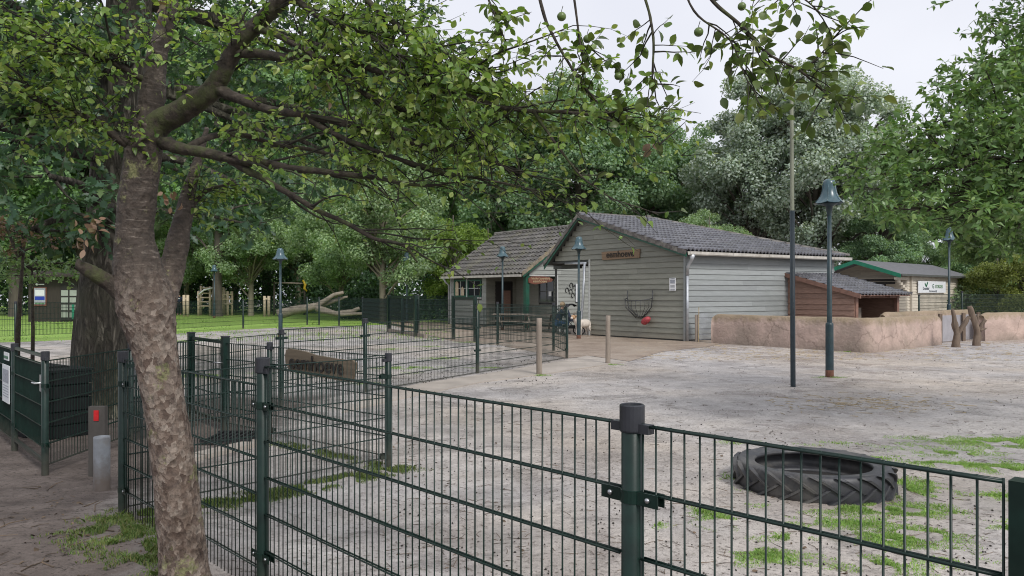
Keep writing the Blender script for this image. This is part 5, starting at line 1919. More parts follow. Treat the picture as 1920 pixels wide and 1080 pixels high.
# dark kiosk at the far left
kx = gx(104, 47)
ki = thing('kiosk', 'dark timber kiosk with a poster and glazed door under the trees', 'kiosk', (kx, 47, 0))
MB().box((0, 1.5, 1.45), (3.3, 3.0, 2.9)).build('wall', 'kiosk_wood', ki, False, True)
MB().prism([(-1.9, -.7, 2.75), (1.9, -.7, 2.75), (1.9, 3.4, 3.2), (-1.9, 3.4, 3.2)], (0, 0, .14)).build('roof', 'kiosk_wood', ki, False, True)
po = MB().box((-.92, -.03, 1.55), (.80, .05, 1.15)).build('poster', 'sign_red', ki, False, True)
MB().box((-.92, -.065, 1.58), (.68, .012, 1.0)).build('poster_print', 'print_grey', po, False, True)
MB().box((-.92, -.075, 1.78), (.55, .006, .35)).build('poster_print', 'paper', po, False, True)
MB().box((-.92, -.075, 1.45), (.6, .006, .22)).build('poster_print', 'blue_sign', po, False, True)
MB().box((-.92, -.075, 1.15), (.6, .006, .08)).build('poster_print', 'sign_lime', po, False, True)
ball('lamp_globe', (-1.1, -.05, 2.3), .08, 'white_paint', ki)
MB().box((-.85, -.03, 2.3), (.35, .02, .05)).build('name_strip', 'white_paint', ki, False, True)
dr = MB().box((.85, -.03, 1.2), (1.02, .06, 2.2)).build('door', 'dark_inside', ki, False, True)
M('pane_grey', (.28, .31, .27), .15, .1, 5, bmp=0)
for i in range(2):
    for j in range(4):
        MB().box((.58 + .52 * i + .02, -.07, .45 + .44 * j), (.42, .012, .34)).build('pane', 'pane_grey', dr, False, True)
MB().box((1.12, -.09, .62), (.16, .02, .9)).build('sticker', 'cabin_green', dr, False, True)

# ------------------------------------------------------------------ leaves and trees
def leaf_template(rows, fold=.18, curl=.22):
    V = []
    for x, wd in rows:
        zc = -curl * x * x
        V += [(x, -wd, zc + fold * wd), (x, 0, zc), (x, wd, zc + fold * wd)]
    F_ = []
    for k in range(len(rows) - 1):
        a = k * 3
        F_ += [(a, a + 3, a + 4, a + 1), (a + 1, a + 4, a + 5, a + 2)]
    return np.array(V, float), np.array(F_, int)

LEAF_APPLE = leaf_template([(0, .015), (.12, .015), (.32, .24), (.58, .30), (.82, .19), (1.0, .01)], .35, .25)
LEAF_OVAL = leaf_template([(0, .02), (.5, .27), (1.0, .02)], .3, .2)
LEAF_OAK = leaf_template([(0, .015), (.14, .05), (.26, .2), (.36, .09), (.5, .3), (.6, .13), (.74, .27), (.85, .12), (1.0, .05)], .25, .25)

def unit(a):
    return a / np.maximum(1e-9, np.linalg.norm(a, axis=1, keepdims=True))

def cloud(tmpl, pos, axis, nrm, sc):
    TV, TF = tmpl
    x = unit(axis)
    y = unit(np.cross(nrm, x))
    z = np.cross(x, y)
    N, k = len(pos), len(TV)
    wr, zr = rng.uniform(.72, 1.15, N)[:, None, None], rng.uniform(-.5, 2.1, N)[:, None, None]
    V = pos[:, None, :] + sc[:, None, None] * (TV[None, :, 0:1] * x[:, None, :] + wr * TV[None, :, 1:2] * y[:, None, :] + zr * TV[None, :, 2:3] * z[:, None, :])
    Fx = TF[None, :, :] + (np.arange(N) * k)[:, None, None]
    return V.reshape(-1, 3), Fx.reshape(-1, TF.shape[1])

def catmull(pts, n):
    P = [np.array(p, float) for p in pts]
    P = [2 * P[0] - P[1]] + P + [2 * P[-1] - P[-2]]
    out_ = []
    for i in range(1, len(P) - 2):
        for k in range(n):
            t = k / n
            a, b, c, d = P[i - 1], P[i], P[i + 1], P[i + 2]
            out_.append(.5 * ((2 * b) + (-a + c) * t + (2 * a - 5 * b + 4 * c - d) * t * t + (-a + 3 * b - 3 * c + d) * t ** 3))
    out_.append(P[-2])
    return np.array(out_)

def limb_pts(spec, n=6, jit=.006):
    arr = []
    for (px, py, Z, wd) in spec:
        p = at(px, py, Z)
        arr.append((p.x, p.y, p.z, wd / 2 / FPX * Z * (.72 if wd < 15 and Z < 3.6 else 1)))
    c = catmull(arr, n)
    for i in range(1, len(c) - 1):
        c[i, :3] += np.array(mnoise.noise_vector(Vector(c[i, :3]) * 5)) * jit
    return c

class Twigs:
    """collects twigs and leaf placements"""
    def __init__(s):
        s.mb = MB()
        s.low = None
        s.pos, s.ax, s.nr, s.sc = [], [], [], []

    def twig(s, p, d, L, r, nleaf, size, droop=.5, seg=4, spread=.8, bare=.25, n=5):
        if s.low and p[2] < s.low(p):
            nleaf = int(nleaf * .35)
        p, d = Vector(p), Vector(d).normalized()
        pts, rs = [p.copy()], [r]
        for k in range(seg):
            d = (d + Vector((random.gauss(0, .16), random.gauss(0, .16), random.gauss(0, .13) - droop * .12))).normalized()
            p = p + d * (L / seg)
            pts.append(p.copy())
            rs.append(r * (1 - .72 * (k + 1) / seg))
        s.mb.tube(pts, rs, n, False)
        for j in range(nleaf):
            u = bare + (1 - bare) * (j + random.random()) / nleaf
            f = u * seg
            i = min(seg - 1, int(f))
            q = pts[i].lerp(pts[i + 1], f - i)
            td = (pts[i + 1] - pts[i]).normalized()
            ax = td * .5 + Vector((random.gauss(0, spread), random.gauss(0, spread), random.gauss(-.35 * droop, spread * .6)))
            nr = Vector((random.gauss(0, .5), random.gauss(0, .5), random.gauss(.75, .4)))
            s.pos.append(tuple(q)); s.ax.append(tuple(ax)); s.nr.append(tuple(nr)); s.sc.append(size * random.uniform(.6, 1.2))
        return pts

    def arrays(s):
        return np.array(s.pos), np.array(s.ax), np.array(s.nr), np.array(s.sc)

# ---- the leaning apple tree in the left foreground
ap_base = at(345, 1105, 4.2)
apple = thing('apple_tree', 'leaning mottled apple tree spreading its leafy boughs across the top', 'tree', (ap_base.x, ap_base.y, .1))
tr_ = limb_pts([(356, 1135, 4.2, 112), (345, 1070, 4.2, 88), (336, 960, 4.2, 80), (325, 860, 4.2, 76), (306, 740, 4.2, 73), (288, 645, 4.2, 80), (274, 580, 4.2, 102), (262, 520, 4.2, 94), (253, 450, 4.2, 70), (257, 380, 4.2, 66), (268, 300, 4.2, 64), (280, 235, 4.2, 60)], 22, .004)
def bark_n(p, a):
    return 1 + .05 * mnoise.noise(p * 5.5) + .03 * mnoise.noise(p * 14) + .05 * (abs(mnoise.noise(p * 30)) - .25) + .02 * mnoise.noise(p * 70)
MB().tube([Vector(q[:3]) for q in tr_], [q[3] for q in tr_], 72, True, bark_n).build('trunk', 'bark_apple', apple, True)

LIMBS = {
    'up': [(278, 252, 4.2, 54), (285, 180, 4.22, 46), (297, 100, 4.25, 36), (315, 20, 4.3, 29), (332, -120, 4.35, 22), (340, -300, 4.4, 22)],
    'big': [(268, 285, 4.2, 56), (300, 232, 4.18, 48), (345, 203, 4.13, 42), (388, 178, 4.08, 38), (414, 145, 4.04, 34), (434, 100, 4.0, 32), (470, 55, 3.95, 30), (530, 0, 3.9, 28), (620, -90, 3.8, 32), (780, -190, 3.7, 26), (980, -220, 3.55, 22), (1150, -190, 3.4, 16)],
    'stem': [(283, 650, 4.3, 46), (302, 575, 4.40, 50), (316, 520, 4.47, 46), (328, 475, 4.52, 42), (338, 430, 4.56, 36), (352, 370, 4.62, 26), (372, 300, 4.7, 16), (388, 240, 4.75, 8)],
    'stub': [(262, 566, 4.2, 64), (232, 548, 4.17, 44), (205, 530, 4.13, 34), (174, 511, 4.08, 27), (152, 498, 4.05, 20), (146, 488, 4.05, 8)],
    'b1': [(305, 268, 4.17, 26), (380, 288, 4.05, 20), (450, 300, 3.95, 17), (560, 318, 3.85, 14), (680, 330, 3.75, 10), (790, 350, 3.65, 6), (860, 342, 3.6, 3)],
    'b2': [(430, 300, 4.0, 16), (500, 340, 3.9, 12), (580, 385, 3.85, 10), (650, 420, 3.8, 8), (700, 445, 3.75, 7), (755, 460, 3.7, 6), (783, 492, 3.7, 3)],
    'b3': [(412, 168, 4.05, 22), (480, 200, 3.95, 17), (560, 215, 3.85, 15), (640, 230, 3.8, 14), (720, 250, 3.7, 13), (800, 275, 3.6, 11), (880, 290, 3.55, 9), (960, 318, 3.5, 6), (1000, 330, 3.5, 3)],
    'b4': [(430, 100, 4.0, 19), (520, 105, 3.9, 16), (620, 115, 3.8, 14), (700, 130, 3.7, 13), (800, 155, 3.6, 12), (880, 180, 3.5, 12), (960, 205, 3.45, 11), (1040, 210, 3.4, 9), (1110, 215, 3.35, 8), (1190, 203, 3.3, 4)],
    'b5': [(470, 48, 3.93, 15), (560, 85, 3.8, 12), (640, 150, 3.7, 10), (720, 195, 3.62, 8), (820, 225, 3.55, 6), (900, 262, 3.5, 3)],
    'b6': [(262, 285, 4.2, 20), (210, 250, 4.1, 15), (150, 215, 4.0, 12), (80, 190, 3.9, 8), (20, 125, 3.85, 4)],
    'b7': [(272, 150, 4.22, 14), (225, 125, 4.1, 11), (175, 105, 4.0, 8), (120, 100, 3.9, 5), (60, 60, 3.85, 3)],
    'b8': [(560, 215, 3.85, 11), (650, 262, 3.75, 9), (760, 303, 3.65, 8), (830, 322, 3.6, 6), (960, 345, 3.5, 4), (1010, 362, 3.5, 2)],
    'b9': [(640, -70, 3.8, 14), (700, 10, 3.7, 11), (760, 60, 3.6, 9), (850, 110, 3.5, 6), (930, 140, 3.45, 3)],
    'b10': [(540, -10, 3.88, 12), (600, 30, 3.75, 10), (680, 60, 3.65, 7), (760, 110, 3.55, 5), (840, 180, 3.5, 3)],
    'b11': [(355, 275, 4.1, 14), (420, 250, 4.3, 12), (520, 268, 4.4, 9), (640, 300, 4.45, 7), (740, 380, 4.4, 4)],
    'h1': [(1000, -215, 3.55, 12), (1012, 0, 3.5, 9), (1040, 70, 3.45, 8), (1080, 140, 3.4, 7), (1130, 205, 3.35, 5), (1165, 235, 3.35, 3)],
    'h2': [(1150, -190, 3.4, 11), (1205, -20, 3.3, 8), (1222, 60, 3.25, 7), (1224, 130, 3.2, 5), (1227, 160, 3.2, 3)],
    'h3': [(1150, -190, 3.4, 14), (1270, -90, 3.3, 12), (1340, 0, 3.25, 10), (1400, 55, 3.2, 9), (1440, 100, 3.15, 7), (1500, 135, 3.1, 6), (1545, 170, 3.1, 5), (1592, 194, 3.1, 2)],
    'h3b': [(1500, 135, 3.1, 5), (1540, 98, 3.1, 4), (1578, 55, 3.1, 2)],
    'h4': [(1060, -200, 3.5, 9), (1082, 40, 3.42, 6), (1092, 110, 3.4, 4), (1094, 140, 3.4, 2)],
    'h5': [(1000, 205, 3.42, 8), (1050, 280, 3.35, 7), (1090, 330, 3.3, 5), (1140, 370, 3.3, 4), (1180, 385, 3.3, 3), (1236, 404, 3.3, 2)],
    'h6': [(1110, 215, 3.35, 6), (1170, 235, 3.3, 4), (1225, 250, 3.3, 3), (1236, 272, 3.3, 2)],
    'h7': [(870, -200, 3.6, 10), (905, -40, 3.5, 7), (930, 30, 3.45, 5), (950, 80, 3.42, 3)],
    'h9': [(1340, 0, 3.25, 7), (1420, -40, 3.15, 6), (1490, -10, 3.1, 5), (1545, 30, 3.05, 3)],
    's1': [(336, 445, 4.55, 14), (352, 400, 4.6, 10), (385, 360, 4.7, 8), (430, 345, 4.75, 4)],
    'h8': [(1270, -90, 3.3, 8), (1300, 20, 3.2, 6), (1370, 75, 3.15, 4), (1400, 150, 3.1, 3), (1430, 185, 3.1, 2)],
}
tw = Twigs()
tw.low = lambda p: 2.42 if p[0] > -1.6 else -9     # the lowest boughs carry few leaves
skip = {'stem', 'stub'}
dens = {'b1': (24, .2), 'b2': (14, .3), 'b8': (20, .2), 'b3': (26, .14), 'b11': (16, .25), 'up': (34, .30), 'big': (50, .40), 'h1': (22, .35), 'h2': (15, .4), 'h3': (36, .35), 'h3b': (10, .1), 'h4': (16, .4), 'h5': (9, .25), 'h6': (9, .1), 'h7': (14, .4), 'h8': (18, .3), 'h9': (14, .35), 's1': (26, .2)}
for nm, spec in LIMBS.items():
    c = limb_pts(spec, 7 if spec[0][3] < 40 else 16, .012 if nm[0] in 'bh' else .006)
    thick = spec[0][3] > 40
    MB().tube([Vector(q[:3]) for q in c], [max(.0016, q[3]) for q in c], 24 if thick else 8, True, (lambda p, a: 1 + .12 * mnoise.noise(p * 9) + .12 * (abs(mnoise.noise(p * 26)) - .2) + .04 * mnoise.noise(p * 60)) if thick else (lambda p, a: 1 + .22 * mnoise.noise(p * 30))).build('limb' if thick else 'branch', ('bark_apple' if nm in ('stem', 'up') else 'bark_limb'), apple, True)
    if nm in skip:
        continue
    if nm[0] == 'b':
        # long thin drooping side branches
        for k in range(7):
            i = int(len(c) * (.18 + .7 * (k + random.random()) / 7))
            i = min(len(c) - 2, i)
            td = (Vector(c[i + 1, :3]) - Vector(c[i, :3])).normalized()
            d = td + Vector((random.gauss(0, .3), random.gauss(0, .55), random.gauss(.16, .22)))
            pts = tw.twig(c[i, :3], d, random.uniform(.35, .8), max(.0035, min(.008, c[i, 3] * .6)), 10, .043, .1, 8, .8, .3, 6)
            for pp in pts[2:]:
                if random.random() < .7:
                    tw.twig(pp, d + Vector((random.gauss(0, .7), random.gauss(0, .7), random.gauss(.05, .5))), random.uniform(.08, .25), .002, random.randint(4, 8), .042, .6, 3)
    cnt, start = dens.get(nm, (58, .14))
    for k in range(cnt):
        u = start + (1 - start) * (k + random.random()) / cnt
        f = u * (len(c) - 1)
        i = min(len(c) - 2, int(f))
        q = Vector(c[i, :3]).lerp(Vector(c[i + 1, :3]), f - i)
        td = (Vector(c[i + 1, :3]) - Vector(c[i, :3])).normalized()
        d = td * random.uniform(.2, .9) + Vector((random.gauss(0, .55), random.gauss(0, .7), random.gauss(.22 if nm in ('b1', 'b2', 'b8', 'b3') else .05, .5)))
        hang = nm[0] == 'h'
        L = random.uniform(.10, .26) if hang else random.uniform(.12, .42)
        if nm == 'b2' and u > .5 and random.random() < .7:
            continue
        pts = tw.twig(q, d, L, random.uniform(.0022, .0042), random.randint(3, 7) if hang else random.randint(6, 12), .043 if not hang else .056, .35)
        if not hang and random.random() < .5:
            for _ in range(random.randint(1, 3)):
                pp = random.choice(pts[1:])
                tw.twig(pp, d + Vector((random.gauss(0, .9), random.gauss(0, .9), random.gauss(-.1, .5))), random.uniform(.08, .26), .002, random.randint(4, 9), .042, .3, 3)
o = tw.mb.build('twigs', 'lichen_twig', apple, True)
o['kind'] = 'stuff'
P_, A_, N_, S_ = tw.arrays()
# the 300 leaves nearest the eye are single parts, the rest one mass
dist = np.linalg.norm(P_ - np.array([0, 0, EYE]), axis=1) / S_
inview = (P_[:, 1] > .5) & (np.abs(P_[:, 0] / P_[:, 1]) < .66) & ((P_[:, 2] - EYE) / P_[:, 1] < .375)
order = np.argsort(np.where(inview, dist, 1e9))
near, rest = order[:300], order[300:]
V, Fx = cloud(LEAF_APPLE, P_[rest], A_[rest], N_[rest], S_[rest])
o = mesh_obj('leaves', V, Fx, 'leaf_apple', apple, True)
o['kind'] = 'stuff'
lm = bpy.data.meshes.new('leaf')
lm.from_pydata([tuple(v) for v in LEAF_APPLE[0]], [], [tuple(int(i) for i in f) for f in LEAF_APPLE[1]])
lm.polygons.foreach_set('use_smooth', np.ones(len(lm.polygons), dtype=bool))
# object-random green for the single leaves
def single_leaf_mat():
    m, t, b, o = nodes_of('leaf_single')
    oi = t.nodes.new('ShaderNodeObjectInfo')
    c = ramp(t, oi.outputs['Random'], [(0, (.050, .082, .022)), (.3, (.085, .13, .036)), (.55, (.13, .18, .052)), (.8, (.07, .105, .032)), (1, (.18, .205, .068))]).outputs[0]
    t.links.new(c, b.inputs['Base Color'])
    b.inputs['Roughness'].default_value = .38
    tr = t.nodes.new('ShaderNodeBsdfTranslucent')
    t.links.new(mixc(t, 1.0, c, (1.25, 1.3, .55), 'MULTIPLY'), tr.inputs['Color'])
    mxs = t.nodes.new('ShaderNodeMixShader')
    mxs.inputs[0].default_value = .34
    t.links.new(b.outputs[0], mxs.inputs[1])
    t.links.new(tr.outputs[0], mxs.inputs[2])
    t.links.new(mxs.outputs[0], o.inputs[0])
single_leaf_mat()
lm.materials.append(MATS['leaf_single'])
inv = WM[apple.name].inverted()
for i in near:
    x = Vector(A_[i]).normalized()
    y = Vector(N_[i]).cross(x).normalized()
    z = x.cross(y)
    m = (Matrix((x, y, z)).transposed() * float(S_[i])).to_4x4()
    m.translation = Vector(P_[i])
    o = bpy.data.objects.new('leaf', lm)
    COL.objects.link(o)
    o.parent = apple
    o.matrix_parent_inverse = inv
    o.matrix_basis = m
for (px, py, Z) in ((1053, 31, 3.46), (1159, 143, 3.35), (1177, 154, 3.35), (1099, 110, 3.38), (1391, 12, 3.2), (1101, 73, 3.4), (1310, 60, 3.2), (935, 60, 3.45)):
    p = at(px, py, Z)
    r = random.uniform(.016, .021)
    mb = MB().lathe([(0, r * .62), (r * .25, r * .78), (r * .6, r * .8), (r * .95, r * .35), (r, -.05 * r), (r * .85, -.55 * r), (r * .5, -.85 * r), (r * .2, -.82 * r), (0, -.72 * r)], 14, p)
    ao = mb.build('apple', 'apple_skin', apple, True)
    MB().tube([p + UP * (r * .6), p + UP * (r * 1.3), p + Vector((.006, 0, r * 2.3))], .0016, 5).build('stalk', 'lichen_twig', ao, True)
# curled brown leaves caught in the boughs
pb, ab, nb_, sb_ = [], [], [], []
for (px, py, Z, n) in ((175, 425, 4.0, 22), (318, 372, 4.2, 8), (145, 440, 4.0, 8), (300, 15, 4.0, 8), (1225, 280, 3.3, 3), (620, 175, 3.6, 4)):
    for _ in range(n):
        p = at(px + random.gauss(0, 9), py + random.gauss(0, 14), Z)
        pb.append(tuple(p)); ab.append((random.gauss(0, .6), random.gauss(0, .6), random.gauss(-.7, .5))); nb_.append((random.gauss(0, 1), random.gauss(0, 1), random.gauss(0, 1))); sb_.append(random.uniform(.035, .06))
V, Fx = cloud(LEAF_APPLE, np.array(pb), np.array(ab), np.array(nb_), np.array(sb_))
o = mesh_obj('dead_leaves', V, Fx, 'leaf_brown', apple, True)
o['kind'] = 'stuff'

# ---- crowns made of leafy sprays inside blobs
def blob_tree(root, blobs_in, tmpl, leafmat, size, per, nleaf, trunk_pt, barkmat, tl=(.25, .55), droop=.5, limb_every=9, limb_r=.03, hubs=None, name='leaves', pads=9):
    t = Twigs()
    lb = MB()
    for (c, r) in blobs_in:
        c = Vector(c)
        n = int(per * (r[0] * r[1] + r[1] * r[2] + r[0] * r[2]) / 3)
        anchor = Vector(trunk_pt) if hubs is None else min([Vector(h) for h in hubs], key=lambda h: (h - c).length)
        # one bough into the blob
        mid = anchor.lerp(c, .5) + Vector((random.gauss(0, .1), random.gauss(0, .1), random.uniform(.0, .25)))
        cc = catmull([(*anchor, limb_r * 1.5), (*mid, limb_r), (*c, limb_r * .5)], 5)
        lb.tube([Vector(q[:3]) for q in cc], [max(.004, q[3]) for q in cc], 7)
        npd = max(3, int(pads * (r[0] * r[1] * r[2]) ** .33 / .5))
        pc_ = []
        for _ in range(npd):
            v = Vector((random.gauss(0, 1), random.gauss(0, 1), random.gauss(0, 1))).normalized() * random.uniform(.3, 1) ** .6
            pc_.append((c + Vector((v.x * r[0], v.y * r[1], v.z * r[2])), random.uniform(.28, .5) * max(r[0], r[1])))
        for k in range(n):
            pcen, prd = pc_[k % npd]
            v = Vector((random.gauss(0, 1), random.gauss(0, 1), random.gauss(0, 1))).normalized()
            rad = random.random() ** .45
            p = pcen + Vector((v.x * prd, v.y * prd, v.z * prd * .34)) * rad
            d = v * .6 + Vector((random.gauss(0, .5), random.gauss(0, .5), random.gauss(.05, .3)))
            t.twig(p, d, random.uniform(*tl), .0035, nleaf, size, droop, 3, .7, .05, 4)
            if k % limb_every == 0:
                q = c + (p - c) * random.uniform(.1, .4)
                lb.tube([q, q.lerp(p, .5) + Vector((0, 0, random.uniform(-.04, .06))), p], [limb_r * .35, limb_r * .22, .005], 5, False)
    lo = lb.build('boughs', barkmat, root, True)
    to = t.mb.build('twigs', barkmat, root)
    to['kind'] = 'stuff'
    P_, A_, N_, S_ = t.arrays()
    V, Fx = cloud(tmpl, P_, A_, N_, S_)
    o = mesh_obj(name, V, Fx, leafmat, root, True)
    o['kind'] = 'stuff'
    return len(P_)

# oak with the thick trunk behind
ok_b = Vector((gx(190, 11), 11, 0))
oak = thing('oak_tree', 'big oak with thick rough dark trunk behind the leaning apple tree', 'tree', tuple(ok_b))
c = limb_pts([(190, 800, 11, 160), (188, 765, 11, 118), (188, 720, 11, 102), (190, 640, 11, 94), (195, 560, 11, 88), (205, 450, 11, 86), (222, 250, 11, 84), (240, 50, 11, 78), (255, -200, 11, 66), (265, -420, 11, 50)], 8, .01)
MB().tube([Vector(q[:3]) for q in c], [q[3] for q in c], 36, True, lambda p, a: 1 + .07 * mnoise.noise(Vector((math.cos(a) * 3.2, math.sin(a) * 3.2, p.z * 1.1))) + .04 * mnoise.noise(Vector((math.cos(a) * 9, math.sin(a) * 9, p.z * 2.2)))).build('trunk', 'bark_oak', oak, True)
ob = []
for (px, py, Z, rx, ry, rz) in ((95, 330, 8.4, .75, .7, .5), (20, 260, 9, 1.0, .9, .6), (70, 130, 9.5, 1.1, 1, .6), (165, 405, 8.8, .42, .4, .3), (385, 405, 10, .8, .8, .38), (470, 355, 11, 1.0, .9, .5), (335, 320, 11.8, 1.0, .9, .5), (430, 210, 12.5, 1.4, 1.1, .8), (540, 270, 12.5, 1.2, 1.0, .6), (330, 60, 13.5, 1.6, 1.3, 1.0), (580, 110, 13.5, 1.7, 1.3, 1.1), (90, -20, 11, 1.6, 1.3, .7), (-140, 220, 9.5, 1.3, 1.2, 1.0), (640, 300, 13.5, 1.0, .9, .5), (720, 130, 14, 1.5, 1.2, 1.0), (-60, 60, 10, 1.3, 1.1, .8), (400, -120, 12, 2.0, 1.6, 1.0), (700, -80, 13, 2.0, 1.6, 1.0), (120, -250, 10, 2.4, 2.0, 1.2), (-200, -100, 8, 2, 1.8, 1.2), (60, 430, 10, .6, .6, .22), (800, 250, 14.5, .9, .9, .45), (225, 70, 9.6, .55, .5, .5), (210, 190, 9.8, .5, .45, .35), (140, 60, 10, .8, .7, .5)):
    ob.append((at(px, py, Z), (rx, ry, rz)))
hubs = [at(205, 430, 11), at(215, 300, 11), at(232, 150, 11), at(245, 0, 11), at(255, -200, 11)]
n_oak = blob_tree(oak, ob, LEAF_OAK, 'leaf_oak', .15, 95, 8, hubs[0], 'bark_oak', (.2, .5), .7, 10, .06, hubs)

# tree leaning in from the right edge
rt_b = Vector((8.9, 10.8, 0))
rtree = thing('fruit_tree', 'broad fresh green tree reaching in over the yard from the right', 'tree', tuple(rt_b))
c = catmull([(8.9, 10.8, -.2, .24), (8.8, 10.7, .8, .19), (8.6, 10.5, 1.8, .17), (8.5, 10.4, 2.8, .15), (8.5, 10.4, 4.4, .10), (8.6, 10.4, 6.2, .05)], 8)
MB().tube([Vector(q[:3]) for q in c], [q[3] for q in c], 18, True, bark_n).build('trunk', 'bark_limb', rtree, True)
rb_ = []
for (px, py, Z, rx, ry, rz) in ((1885, 240, 9.3, 1.0, 1.1, .75), (1780, 300, 9, .85, .9, .42), (1718, 348, 8.8, .6, .8, .26), (1652, 388, 8.6, .28, .5, .12), (1628, 330, 9.2, .20, .3, .10), (1850, 362, 9, 1.0, .9, .26), (1745, 240, 9.5, .52, .6, .26), (1690, 285, 9.3, .45, .5, .2), (1835, 165, 9.8, .45, .6, .36), (1905, 100, 10, .5, .7, .5), (1960, 300, 9, 1.3, 1.3, 1.0), (2030, 90, 10, 1.4, 1.4, 1.3), (2150, 330, 9, 1.6, 1.5, 1.2), (2100, -120, 10, 1.6, 1.5, 1.2), (1760, 390, 8.7, .6, .7, .12), (1900, 405, 8.6, .8, .7, .12)):
    rb_.append((at(px, py, Z), (rx, ry, rz)))
rh = [(8.5, 10.4, 2.6), (8.5, 10.4, 3.2), (8.5, 10.4, 4.0), (8.5, 10.4, 4.8)]
n_rt = blob_tree(rtree, rb_, LEAF_OVAL, 'leaf_right', .10, 260, 10, rh[0], 'bark_limb', (.15, .36), .15, 7, .035, rh)

# small reddish shrub tree at the left edge
mp = thing('copper_shrub', 'thin shrub with reddish dry leaves at the left edge below the oak', 'shrub', tuple(Vector((gx(30, 13), 13, 0))))
MB().tube([Vector((gx(30, 13), 13, -.1)), Vector((gx(34, 13), 13, 1.2)), Vector((gx(45, 13), 13, 2.6))], [.05, .04, .02], 8).build('trunk', 'bark_limb', mp, True)
blob_tree(mp, [(at(40, 440, 13), (.62, .5, .2)), (at(100, 455, 13), (.35, .3, .10)), (at(-30, 420, 13), (.7, .5, .3))], LEAF_OAK, 'leaf_brown', .10, 200, 6, at(34, 480, 13), 'bark_limb', (.15, .35), .3, 5, .02)
mp2 = thing('green_sapling', 'low leafy green sapling under the reddish shrub at the left', 'sapling', tuple(Vector((gx(60, 14), 14, 0))))
MB().tube([Vector((gx(60, 14), 14, -.1)), Vector((gx(62, 14), 14, 1.1)), at(60, 500, 14)], [.04, .03, .015], 8).build('trunk', 'bark_limb', mp2, True)
blob_tree(mp2, [(at(35, 488, 14), (.55, .5, .22)), (at(95, 500, 14), (.4, .4, .18)), (at(-40, 480, 14), (.7, .5, .3)), (at(150, 508, 14.5), (.55, .5, .14)), (at(70, 515, 14.5), (.6, .5, .12))], LEAF_OAK, 'leaf_right', .10, 220, 7, at(60, 505, 14), 'bark_limb', (.15, .35), .3, 6, .02)

# ---- background trees
CARD = (np.array([(-.5, 0, 0), (0, -.36, .06), (.5, 0, -.05), (0, .36, .06)]), np.array([(0, 1, 2, 3)]))

def far_tree(H, cr, zb, nb, ncard, card, leafmat, barkmat, tr_r, flat=1.0, loosen=1.0):
    root = empty('broadleaf_tree', (0, 0, 0))
    cz, hh = (H + zb) / 2, (H - zb) / 2
    cents = []
    for k in range(nb):
        v = rng.normal(size=3)
        v /= np.linalg.norm(v)
        rad = rng.uniform(.25, 1) ** .55 * .86
        wob = 1 + .22 * mnoise.noise(Vector(v) * 2.1 + Vector((H, cr, 0)))
        z = cz + v[2] * hh * rad * wob
        cents.append((v[0] * cr * rad * wob, v[1] * cr * rad * wob, z, rng.uniform(.14, .27) * cr * loosen))
    tb = MB()
    pts = [Vector((0, 0, -.3)), Vector((.05, 0, zb * .5)), Vector((-.05, .05, zb + hh * .4)), Vector((.1, 0, zb + hh * 1.1)), Vector((0, 0, H * .93))]
    cc = catmull([(*p, r) for p, r in zip(pts, [tr_r * 1.25, tr_r, tr_r * .8, tr_r * .5, .05])], 5)
    tb.tube([Vector(q[:3]) for q in cc], [q[3] for q in cc], 14, True, lambda p, a: 1 + .08 * mnoise.noise(p * 1.7))
    tb.build('trunk', barkmat, root, True, True)
    lb = MB()
    for (x, y, z, r) in cents[::2]:
        z0 = max(zb * .8, z - abs(x) * .6 - abs(y) * .6 - .5)
        lb.tube([Vector((0, 0, z0)), Vector((x * .5, y * .5, (z0 + z) / 2 + .3)), Vector((x, y, z))], [tr_r * .32, tr_r * .2, .03], 6, False)
    lb.build('limbs', barkmat, root, True, True)
    per = np.array([c[3] ** 2 for c in cents])
    cnt = np.maximum(5, (per / per.sum() * ncard).astype(int))
    C_ = np.repeat(np.array(cents), cnt, axis=0)
    N = len(C_)
    v = unit(rng.normal(size=(N, 3)))
    rad = rng.random(N) ** .5
    off = v * rad[:, None] * C_[:, 3:4] * np.array([1, 1, .72 * flat])
    pos = C_[:, :3] + off
    nrm = unit(v * .5 + rng.normal(size=(N, 3)) * .45 + np.array([0, 0, .55]))
    ax = rng.normal(size=(N, 3))
    ax = ax - nrm * (ax * nrm).sum(1, keepdims=True)
    ax[:, 2] -= .25
    sc = card * rng.uniform(.55, 1.25, N)
    V, Fx = cloud(CARD, pos, ax, nrm, sc)
    o = mesh_obj('crown', V, Fx, leafmat, root, False, True)
    o['kind'] = 'stuff'
    return root

PROTO = {
    'silver': far_tree(16.5, 5.6, 2.0, 130, 80000, .20, 'leaf_silver', 'bark_far', .32, loosen=.88),
    'silver2': far_tree(16.0, 5.2, 2.0, 120, 74000, .20, 'leaf_silver', 'bark_far', .3, loosen=.9),
    'dark': far_tree(14.5, 5.0, 2.2, 115, 72000, .20, 'leaf_dark', 'bark_far', .3),
    'dark2': far_tree(14.0, 4.6, 2.0, 105, 66000, .20, 'leaf_dark', 'bark_far', .3, loosen=.9),
    'mid': far_tree(13.0, 4.8, 1.8, 110, 70000, .19, 'leaf_mid', 'bark_pale', .24),
    'forest': far_tree(24.0, 5.8, 2.0, 120, 56000, .32, 'leaf_forest', 'bark_far', .38, loosen=1.05),
    'forest2': far_tree(23.0, 5.4, 2.4, 110, 52000, .32, 'leaf_forest', 'bark_far', .34),
    'light': far_tree(7.5, 3.0, .8, 75, 32000, .15, 'leaf_light', 'bark_far', .12),
    'gold': far_tree(4.2, 2.4, .2, 50, 16000, .12, 'leaf_gold', 'bark_far', .06),
}
placed = set()
